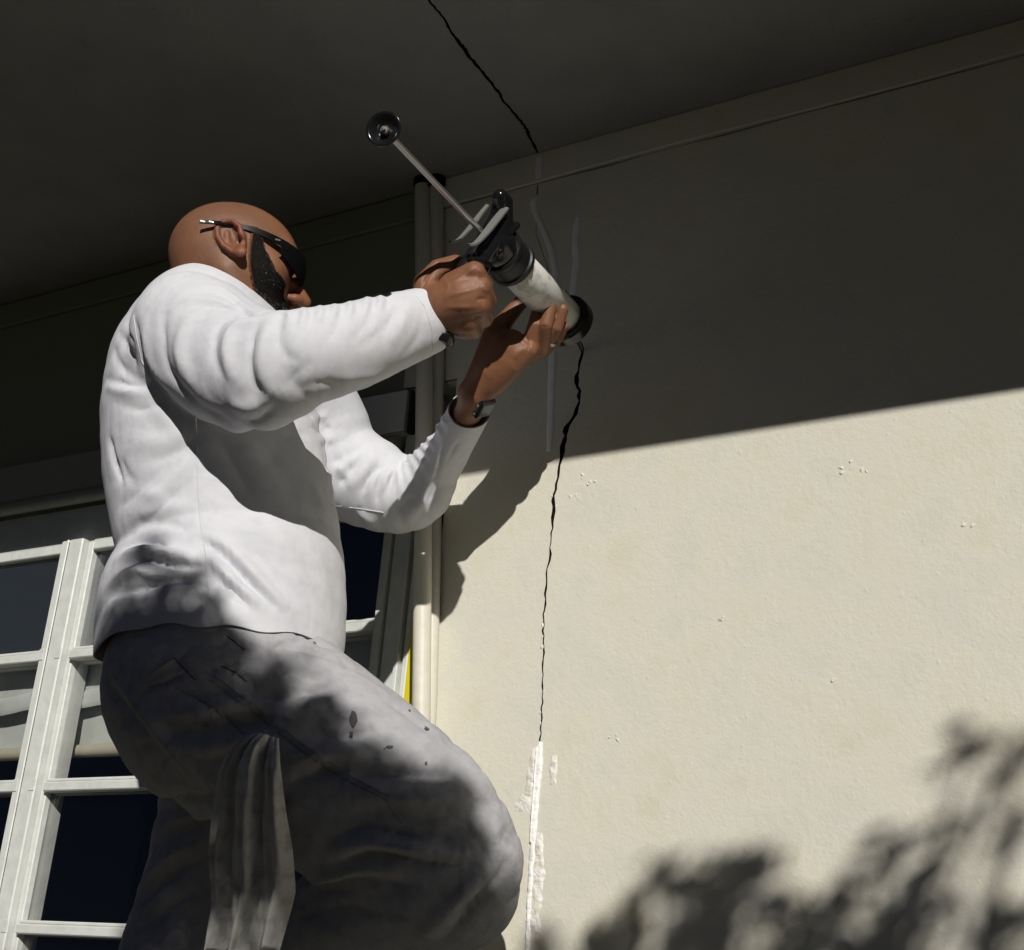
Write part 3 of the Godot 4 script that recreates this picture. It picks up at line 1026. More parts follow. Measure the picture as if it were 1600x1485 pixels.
func skin_of(f: Field, lo: Vector3, hi: Vector3, cell: float) -> Hull:
	var nx := int(ceil((hi.x - lo.x) / cell / 4.0)) * 4
	var ny := int(ceil((hi.y - lo.y) / cell / 4.0)) * 4
	var nz := int(ceil((hi.z - lo.z) / cell / 4.0)) * 4
	var sx := nx + 1
	var sy := ny + 1
	var sxy := sx * sy
	var g := PackedFloat32Array()
	g.resize(sxy * (nz + 1))
	g.fill(1e6)
	var blocks: Array[Vector3i] = []
	var reach := cell * 4.0 * 0.87 + cell * 1.5
	f.unfocus()
	for sz in range(0, nz / 4, 4):
		for sy_ in range(0, ny / 4, 4):
			for sx_ in range(0, nx / 4, 4):
				var big := lo + Vector3(sx_ * 4 + 8, sy_ * 4 + 8, sz * 4 + 8) * cell
				if absf(f.d(big)) > cell * 16.0 * 1.05 + 0.01:
					continue
				for bz in range(sz, mini(sz + 4, nz / 4)):
					for by in range(sy_, mini(sy_ + 4, ny / 4)):
						for bx in range(sx_, mini(sx_ + 4, nx / 4)):
							var mid := lo + Vector3(bx * 4 + 2, by * 4 + 2, bz * 4 + 2) * cell
							if absf(f.d(mid)) < reach * 1.15:
								blocks.append(Vector3i(bx * 4, by * 4, bz * 4))
	for b in blocks:
		f.focus(lo + Vector3(b.x + 2, b.y + 2, b.z + 2) * cell, cell * 3.6 + 0.012)
		for z in range(b.z, b.z + 5):
			for y in range(b.y, b.y + 5):
				var row := z * sxy + y * sx
				for x in range(b.x, b.x + 5):
					if g[row + x] > 1e5:
						g[row + x] = f.d(lo + Vector3(x, y, z) * cell)
	var s := Hull.new()
	var index := {}
	var corner := [0, 1, sx, sx + 1, sxy, sxy + 1, sxy + sx, sxy + sx + 1]
	var off := []
	for i in 8:
		off.append(Vector3(i & 1, (i >> 1) & 1, (i >> 2) & 1))
	var edges := [[0, 1], [2, 3], [4, 5], [6, 7], [0, 2], [1, 3], [4, 6], [5, 7], [0, 4], [1, 5], [2, 6], [3, 7]]
	for b in blocks:
		for z in range(b.z, b.z + 4):
			for y in range(b.y, b.y + 4):
				for x in range(b.x, b.x + 4):
					var at := z * sxy + y * sx + x
					var neg := 0
					for i in 8:
						if g[at + corner[i]] < 0.0:
							neg += 1
					if neg == 0 or neg == 8:
						continue
					var sum := Vector3.ZERO
					var count := 0
					for e in edges:
						var a: float = g[at + corner[e[0]]]
						var c: float = g[at + corner[e[1]]]
						if (a < 0.0) != (c < 0.0):
							var t := a / (a - c)
							sum += off[e[0]].lerp(off[e[1]], t)
							count += 1
					index[at] = s.p.size()
					s.p.append(lo + (Vector3(x, y, z) + sum / count) * cell)
	var axes := [[1, sx, sxy], [sx, sxy, 1], [sxy, 1, sx]]
	for at in index:
		for ax in axes:
			var a: float = g[at]
			var c: float = g[at + ax[0]]
			if (a < 0.0) == (c < 0.0):
				continue
			var i0: int = index[at]
			var i1: int = index.get(at - ax[1], -1)
			var i2: int = index.get(at - ax[1] - ax[2], -1)
			var i3: int = index.get(at - ax[2], -1)
			if i1 < 0 or i2 < 0 or i3 < 0:
				continue
			if a < 0.0:
				s.t.append_array([i0, i2, i1, i0, i3, i2])
			else:
				s.t.append_array([i0, i1, i2, i0, i2, i3])
	settle(s, f)
	return s

# put points back on the field, a bin of neighbours at a time
func settle(s: Hull, f: Field, first := 0, most := 0.006, size := 0.03) -> void:
	var bins := {}
	for i in range(first, s.p.size()):
		var key := Vector3i((s.p[i] / size).floor())
		if not bins.has(key):
			bins[key] = PackedInt32Array()
		bins[key].append(i)
	for key in bins:
		f.focus((Vector3(key) + Vector3.ONE * 0.5) * size, size * 0.9 + 0.012)
		for i in bins[key]:
			var q := s.p[i]
			var e := f.d(q)
			if absf(e) > 0.0001:
				s.p[i] = q - f.slope(q, e) * clampf(e, -most, most)
	f.unfocus()

# every triangle into four, the new points put back on the field
func finer(s: Hull, f: Field) -> void:
	var mid := {}
	var out := PackedInt32Array()
	var first := s.p.size()
	for i in range(0, s.t.size(), 3):
		var m := []
		for k in 3:
			var a := s.t[i + k]
			var b := s.t[i + (k + 1) % 3]
			var key := (mini(a, b) << 24) + maxi(a, b)
			if not mid.has(key):
				mid[key] = s.p.size()
				s.p.append((s.p[a] + s.p[b]) * 0.5)
			m.append(mid[key])
		out.append_array([s.t[i], m[0], m[2], m[0], s.t[i + 1], m[1], m[2], m[1], s.t[i + 2], m[0], m[1], m[2]])
	s.t = out
	settle(s, f, first, 0.004)

# cut a garment open along a plane near one place, keep the side the plane's normal points away from, and turn its edge in
func cut(s: Hull, at: Vector3, normal: Vector3, within: float, lip := 0.03, thick := 0.0028, bend := 0.0, wave := 0.0) -> void:
	var pl := Plane(normal.normalized(), at)
	var out := PackedInt32Array()
	var rim := {}
	var edge_of := []
	s.normals()
	for i in range(0, s.t.size(), 3):
		var near := true
		var side := [0.0, 0.0, 0.0]
		var above := 0
		for k in 3:
			var q := s.p[s.t[i + k]]
			if q.distance_to(at) > within:
				near = false
			side[k] = pl.distance_to(q) - bend * q.distance_squared_to(at) + wave * (sin(q.x * 23.0 + q.z * 17.0) * 0.6 + sin(q.x * 61.0 - q.z * 47.0) * 0.4)
			if side[k] > 0.0:
				above += 1
		if not near or above == 0:
			out.append_array([s.t[i], s.t[i + 1], s.t[i + 2]])
			continue
		if above == 3:
			continue
		var poly := []
		var born := []
		for k in 3:
			var a := s.t[i + k]
			var b := s.t[i + (k + 1) % 3]
			if side[k] <= 0.0:
				poly.append(a)
			if (side[k] <= 0.0) != (side[(k + 1) % 3] <= 0.0):
				var key := (mini(a, b) << 24) + maxi(a, b)
				if not rim.has(key):
					var w: float = side[k] / (side[k] - side[(k + 1) % 3])
					rim[key] = s.p.size()
					s.p.append(s.p[a].lerp(s.p[b], w))
					s.n.append(s.n[a].lerp(s.n[b], w).normalized())
				poly.append(rim[key])
				born.append([rim[key], side[k] <= 0.0])
		for k in range(1, poly.size() - 1):
			out.append_array([poly[0], poly[k], poly[k + 1]])
		if born.size() == 2:
			edge_of.append([born[0][0], born[1][0]] if born[0][1] else [born[1][0], born[0][0]])
	# the turned edge: across the cloth's thickness, then back inside
	var inner := {}
	var nn := pl.normal
	for key in rim:
		var i: int = rim[key]
		var n := (s.n[i] - nn * s.n[i].dot(nn)).normalized()
		var a := s.p[i] - n * thick + nn * 0.0006
		var b := s.p[i] - n * (thick * 1.6) - nn * lip
		inner[i] = [s.p.size(), s.p.size() + 1, s.p.size() + 2]
		s.p.append(s.p[i])
		s.p.append(a)
		s.p.append(b)
		for k in 3:
			s.n.append(nn)
	for e in edge_of:
		var a: Array = inner[e[0]]
		var b: Array = inner[e[1]]
		out.append_array([a[0], a[1], b[0], b[0], a[1], b[1], a[1], a[2], b[1], b[1], a[2], b[2]])
	s.t = out

# folds: each is a line of places on the cloth, a width and a height (below nought: a valley); only cloth that faces the same way follows it
func fold(s: Hull, folds: Array) -> void:
	s.normals()
	var move := PackedFloat32Array()
	move.resize(s.p.size())
	# sort the points into bins of 6 cm
	var bins := {}
	for i in s.p.size():
		var key := Vector3i((s.p[i] / 0.06).floor())
		if not bins.has(key):
			bins[key] = PackedInt32Array()
		bins[key].append(i)
	for fd in folds:
		var w: float = fd[1]
		var amp: float = fd[2]
		var raw: Array = fd[0]
		var line := spline(raw, 4) if raw.size() > 2 else raw
		var total := 0.0
		var at := [0.0]
		for i in line.size() - 1:
			total += line[i].distance_to(line[i + 1])
			at.append(total)
		var lo: Vector3 = line[0]
		var hi: Vector3 = line[0]
		for q in line:
			lo = lo.min(q)
			hi = hi.max(q)
		var r := Vector3.ONE * w * 2.4
		var a := Vector3i(((lo - r) / 0.06).floor())
		var b := Vector3i(((hi + r) / 0.06).floor())
		for z in range(a.z, b.z + 1):
			for y in range(a.y, b.y + 1):
				for x in range(a.x, b.x + 1):
					var key := Vector3i(x, y, z)
					if not bins.has(key):
						continue
					for i in bins[key]:
						var q: Vector3 = s.p[i]
						var best := 1e9
						var along := 0.0
						for j in line.size() - 1:
							var l0: Vector3 = line[j]
							var ab: Vector3 = line[j + 1] - l0
							var h := clampf((q - l0).dot(ab) / ab.length_squared(), 0.0, 1.0)
							var dd := (q - l0 - ab * h).length_squared()
							if dd < best:
								best = dd
								along = (at[j] + (at[j + 1] - at[j]) * h) / total
						if best < w * w * 5.5:
							var e := sin(PI * clampf(along, 0.02, 0.98))
							var k := best / (w * w)
							move[i] += amp * pow(e, 0.6) * (exp(-k) if amp > 0.0 else exp(-1.35 * pow(k, 0.68)))
	for i in s.p.size():
		if move[i] != 0.0:
			s.p[i] += s.n[i] * move[i]

func tube_of(rows: Array, per := 2, grow := 0.0) -> Tube:
	var t := Tube.new()
	var cs := []
	for r in rows:
		cs.append(Vector3(r[0], r[1], r[2]))
	var n := rows.size()
	for i in n:
		var steps := per if i < n - 1 else 1
		for k in steps:
			var h := float(k) / per
			var j := mini(i + 1, n - 1)
			var a := maxi(i - 1, 0)
			var z := mini(i + 2, n - 1)
			var c: Vector3 = cs[i].cubic_interpolate(cs[j], cs[a], cs[z], h) if i < n - 1 else cs[i]
			var tan: Vector3
			if i < n - 1:
				tan = (cs[j] - cs[i]).lerp((cs[z] - cs[j]) if z > j else (cs[j] - cs[i]), h * 0.5) + ((cs[i] - cs[a]) * (0.5 - h * 0.5) if a < i else Vector3.ZERO)
			else:
				tan = cs[i] - cs[a]
			tan = tan.normalized()
			var u := Vector3(rows[i][3], rows[i][4], rows[i][5]).lerp(Vector3(rows[j][3], rows[j][4], rows[j][5]), h)
			u = (u - tan * u.dot(tan)).normalized()
			t.c.append(c)
			t.u.append(u)
			t.v.append(tan.cross(u).normalized())
			t.ru.append(lerpf(rows[i][6], rows[j][6], h) + grow)
			t.rv.append(lerpf(rows[i][7], rows[j][7], h) + grow)
	t.done()
	return t

func chain_of(rows: Array, grow := 0.0) -> Chain:
	var t := Chain.new()
	for r in rows:
		t.c.append(Vector3(r[0], r[1], r[2]))
		t.r.append(r[3] + grow)
	t.done()
	return t

func egg(c: Vector3, r: Vector3, b := Basis()) -> Egg:
	var e := Egg.new()
	e.c = c
	e.r = r
	e.b = b
	e.done()
	return e

# small creases all over a cloth: thin valleys where a warped noise crosses nought, over a soft unevenness
func crumple(s: Hull, seed_: int, creases: float, swell: float, scale := 1.0, along := Vector3.ONE) -> void:
	s.normals()
	var n := noise(seed_, 0.01, 2)
	var m := noise(seed_ + 1, 0.01, 3)
	var patch := noise(seed_ + 2, 0.01, 1)
	for i in s.p.size():
		var q := s.p[i] * 1000.0 * scale * along
		var a := absf(n.get_noise_3dv(q))
		var e := pow(clampf(1.0 - a * 3.2, 0.0, 1.0), 3.0)
		var on := smoothstep(-0.1, 0.35, patch.get_noise_3dv(s.p[i] * 550.0))
		s.p[i] += s.n[i] * (swell * m.get_noise_3dv(q * 1.6) - creases * e * on)

# ------------------------------------------------------------------ the man: places of his joints and the girth of his clothes, in metres
# each row: centre x y z, across direction x y z, half breadth across, half breadth the other way
const TORSO := [[-0.3987, 2.652, 0.4242, 0.7945, -0.1671, -0.5839, 0.04217, 0.06], [-0.4091, 2.618, 0.421, 0.8471, 0.0162, -0.5313, 0.07747, 0.105], [-0.4119, 2.573, 0.421, 0.8595, 0.09475, -0.5023, 0.1192, 0.15], [-0.4123, 2.516, 0.4134, 0.8557, 0.06642, -0.5132, 0.1477, 0.17], [-0.3997, 2.455, 0.4087, 0.857, 0.07563, -0.5097, 0.1581, 0.172], [-0.3839, 2.38, 0.3951, 0.8604, 0.1026, -0.4992, 0.164, 0.165], [-0.3613, 2.302, 0.3826, 0.8618, 0.1157, -0.4939, 0.1632, 0.158], [-0.3391, 2.233, 0.3681, 0.8611, 0.1092, -0.4966, 0.1543, 0.154], [-0.3377, 2.204, 0.3723, 0.8603, 0.1019, -0.4995, 0.1629, 0.158], [-0.3367, 2.188, 0.3705, 0.8603, 0.1015, -0.4996, 0.1648, 0.156], [-0.3437, 2.158, 0.374, 0.8601, 0.09966, -0.5003, 0.1768, 0.164], [-0.3404, 2.118, 0.3722, 0.8614, 0.1116, -0.4956, 0.1761, 0.166], [-0.3374, 2.079, 0.3708, 0.8601, 0.09985, -0.5003, 0.1729, 0.166], [-0.327, 2.039, 0.3709, 0.8587, 0.08814, -0.5049, 0.1658, 0.166]]
const SLEEVE_RIGHT := [[-0.3352, 2.525, 0.5536, 0.6625, 0.7457, -0.07127, 0.08094, 0.07], [-0.2992, 2.499, 0.5503, 0.6394, 0.7675, -0.04633, 0.08891, 0.076], [-0.2272, 2.445, 0.5556, 0.6151, 0.7881, -0.0212, 0.08799, 0.075], [-0.1491, 2.413, 0.5675, 0.4476, 0.8846, 0.1307, 0.08192, 0.068], [-0.08791, 2.422, 0.5647, 0.272, 0.926, 0.2618, 0.06427, 0.06], [-0.05046, 2.45, 0.5221, 0.1284, 0.9266, 0.3535, 0.05907, 0.055], [-0.0222, 2.491, 0.4722, 0.0009419, 0.9054, 0.4246, 0.05306, 0.05], [0.006766, 2.527, 0.4264, -0.1232, 0.8658, 0.485, 0.04609, 0.047], [0.02555, 2.542, 0.4121, -0.1492, 0.8551, 0.4965, 0.04483, 0.046]]
const SLEEVE_LEFT := [[-0.3835, 2.535, 0.2065, -0.2223, 0.8205, 0.5267, 0.1055, 0.085], [-0.3542, 2.469, 0.1695, -0.04213, 0.8938, 0.4466, 0.08501, 0.08], [-0.2985, 2.436, 0.1378, -0.01024, 0.9026, 0.4304, 0.07447, 0.072], [-0.2499, 2.414, 0.1154, -0.1356, 0.8608, 0.4905, 0.06149, 0.062], [-0.2141, 2.421, 0.1088, -0.4722, 0.6434, 0.6026, 0.05406, 0.055], [-0.1795, 2.45, 0.1195, -0.5152, 0.6017, 0.6103, 0.0403, 0.05], [-0.1275, 2.476, 0.1498, -0.5305, 0.5858, 0.6126, 0.03183, 0.046], [-0.07131, 2.501, 0.1957, -0.5228, 0.5939, 0.6115, 0.03139, 0.042], [-0.04726, 2.514, 0.2124, -0.5305, 0.5858, 0.6126, 0.03077, 0.041]]
const PELVIS := [[-0.3432, 2.13, 0.3731, 0.8607, 0.1055, -0.498, 0.1417, 0.14], [-0.3423, 2.086, 0.3709, 0.8588, 0.08886, -0.5046, 0.1588, 0.15], [-0.3312, 2.047, 0.3773, 0.8616, 0.1137, -0.4947, 0.1633, 0.162], [-0.3301, 2.013, 0.3737, 0.8652, 0.1597, -0.4754, 0.1469, 0.16], [-0.3289, 1.987, 0.3605, 0.8648, 0.2693, -0.4237, 0.1163, 0.15]]
const LEG_RIGHT := [[-0.3273, 2.041, 0.3978, 0.7924, 0.5603, -0.241, 0.1366, 0.125], [-0.256, 1.996, 0.3632, 0.7728, 0.5988, -0.2104, 0.1398, 0.122], [-0.193, 1.955, 0.3356, 0.7748, 0.5952, -0.2134, 0.1376, 0.115], [-0.1218, 1.909, 0.3007, 0.7912, 0.5629, -0.239, 0.1308, 0.105], [-0.06261, 1.872, 0.271, 0.8061, 0.5295, -0.2642, 0.1182, 0.098], [-0.03076, 1.837, 0.2469, 0.7954, 0.554, -0.2458, 0.113, 0.092], [-0.02939, 1.799, 0.2196, 0.8193, 0.4954, -0.2886, 0.1114, 0.092], [-0.06563, 1.788, 0.2208, 0.857, 0.07563, -0.5097, 0.1075, 0.09], [-0.1197, 1.76, 0.2167, 0.8009, -0.1496, -0.5798, 0.1071, 0.088], [-0.1826, 1.72, 0.2057, 0.7653, -0.2373, -0.5983, 0.1084, 0.084], [-0.2591, 1.659, 0.1874, 0.6944, -0.3715, -0.6162, 0.1027, 0.078], [-0.3395, 1.593, 0.1694, 0.6086, -0.4955, -0.6198, 0.08962, 0.07], [-0.4462, 1.502, 0.1563, 0.6626, -0.4212, -0.6193, 0.06941, 0.065]]
const LEG_LEFT := [[-0.4446, 2.04, 0.2808, 0.8506, 0.03531, -0.5246, 0.1098, 0.11], [-0.4203, 1.966, 0.2432, 0.857, 0.07563, -0.5097, 0.09587, 0.105], [-0.4163, 1.889, 0.2297, 0.8497, 0.03039, -0.5263, 0.09651, 0.1], [-0.427, 1.808, 0.2177, 0.8502, 0.03289, -0.5254, 0.1014, 0.095], [-0.4543, 1.7, 0.2163, 0.8501, 0.0325, -0.5256, 0.0993, 0.09], [-0.4904, 1.572, 0.2303, 0.8389, -0.02179, -0.5439, 0.08646, 0.08], [-0.5275, 1.437, 0.2413, 0.8345, -0.03988, -0.5496, 0.07155, 0.072], [-0.5545, 1.339, 0.2507, 0.8302, -0.05617, -0.5546, 0.06181, 0.068]]
const NECK := [[-0.3906, 2.599, 0.3939, 0.7629, -0.2427, -0.5993, 0.06599, 0.076], [-0.391, 2.63, 0.4153, 0.7506, -0.2687, -0.6037, 0.0623, 0.066], [-0.3883, 2.658, 0.4329, 0.7683, -0.2306, -0.5971, 0.06067, 0.06]]
const ARM_RIGHT := [[-0.3133, 2.513, 0.534, 0.6027, 0.798, -0.008635, 0.03931, 0.04], [-0.1511, 2.411, 0.5612, 0.4982, 0.8626, 0.0882, 0.04287, 0.042], [-0.09057, 2.426, 0.5553, 0.3325, 0.9173, 0.2193, 0.03477, 0.04], [-0.02596, 2.481, 0.4889, 0.01405, 0.9085, 0.4177, 0.03257, 0.034], [-0.01308, 2.519, 0.4413, -0.1049, 0.8728, 0.4767, 0.0297, 0.03], [0.002276, 2.533, 0.4254, -0.1084, 0.8715, 0.4783, 0.02943, 0.028]]
const ARM_LEFT := [[-0.4101, 2.535, 0.2234, -0.199, 0.8322, 0.5175, 0.05635, 0.045], [-0.2812, 2.434, 0.1321, -0.1119, 0.8702, 0.4799, 0.03761, 0.04], [-0.228, 2.42, 0.1112, -0.4248, 0.685, 0.5919, 0.02926, 0.038], [-0.1672, 2.465, 0.1315, -0.4602, 0.6543, 0.6001, 0.02335, 0.034], [-0.0823, 2.49, 0.1912, -0.5374, 0.5786, 0.6136, 0.02145, 0.03], [-0.04366, 2.511, 0.2212, -0.5576, 0.5563, 0.616, 0.02182, 0.0265]]
const HEAD_AT := Vector3(-0.3730, 2.6953, 0.4408)
const GUN_FRONT := Vector3(0.0758, 2.6374, 0.1727)
const GUN_REAR := Vector3(0.0821, 2.6413, 0.3554)
const RH_PALM := [[0.00988, 2.528, 0.4375, 0.027], [0.04234, 2.536, 0.4369, 0.034], [0.06701, 2.541, 0.4324, 0.036]]
const RH_INDEX := [[0.05271, 2.562, 0.4476, 0.016], [0.0874, 2.572, 0.447, 0.0155], [0.08209, 2.572, 0.4119, 0.012], [0.05246, 2.583, 0.3914, 0.01], [0.02939, 2.589, 0.3964, 0.009]]
const RH_MIDDLE := [[0.05277, 2.545, 0.4449, 0.016], [0.09302, 2.553, 0.4381, 0.0155], [0.08314, 2.552, 0.4022, 0.0125], [0.05022, 2.564, 0.3814, 0.0105], [0.02685, 2.571, 0.3894, 0.009]]
const RH_RING := [[0.04801, 2.53, 0.4382, 0.016], [0.08596, 2.53, 0.4281, 0.015], [0.07622, 2.529, 0.3958, 0.012], [0.04365, 2.541, 0.3774, 0.01], [0.02204, 2.55, 0.385, 0.009]]
const RH_PINKY := [[0.04069, 2.515, 0.4309, 0.016], [0.06836, 2.511, 0.4216, 0.014], [0.06191, 2.512, 0.3967, 0.0105], [0.03486, 2.521, 0.3836, 0.009], [0.01775, 2.529, 0.3882, 0.008]]
const RH_THUMB := [[0.01953, 2.542, 0.4416, 0.021], [0.009391, 2.568, 0.45, 0.017], [0.02218, 2.595, 0.4421, 0.0135], [0.03406, 2.614, 0.4177, 0.0125], [0.03702, 2.62, 0.3932, 0.01]]
const LH_PALM := [[-0.03796, 2.509, 0.2318, 0.024], [-0.009074, 2.536, 0.2391, 0.028], [0.02068, 2.566, 0.243, 0.03]]
const LH_HEEL := [[-0.009888, 2.519, 0.2314, 0.018], [0.02464, 2.542, 0.2368, 0.019], [0.05176, 2.56, 0.2369, 0.014]]
const LH_THUMB := [[-0.02783, 2.535, 0.2377, 0.02], [-0.006166, 2.594, 0.2455, 0.0165], [0.01619, 2.621, 0.2438, 0.0125], [0.03259, 2.652, 0.2324, 0.0105]]
const LH_INDEX := [[0.01951, 2.576, 0.2332, 0.016], [0.05101, 2.57, 0.2333, 0.0125], [0.06531, 2.594, 0.2482, 0.0098], [0.06815, 2.614, 0.2484, 0.0086]]
const LH_MIDDLE := [[0.02344, 2.569, 0.2276, 0.016], [0.06031, 2.571, 0.2153, 0.0125], [0.08172, 2.593, 0.2426, 0.0105], [0.09087, 2.621, 0.2472, 0.0092]]
const LH_RING := [[0.0241, 2.562, 0.224, 0.015], [0.06137, 2.582, 0.2031, 0.0115], [0.08759, 2.598, 0.2209, 0.0098], [0.1001, 2.622, 0.2289, 0.0088]]
const LH_PINKY := [[0.02409, 2.554, 0.2228, 0.013], [0.05101, 2.581, 0.1924, 0.01], [0.07532, 2.596, 0.1946, 0.0085], [0.08949, 2.608, 0.2039, 0.0078]]
const DISC := Vector3(0.0943, 2.6493, 0.6764)
const NECK_AT := Vector3(-0.3936, 2.6634, 0.4070)
const NECK_DIR := Vector3(0.4868, 0.8733, -0.0197)
const GRIP_DIR := Vector3(-0.3582, -0.9328, -0.0397)

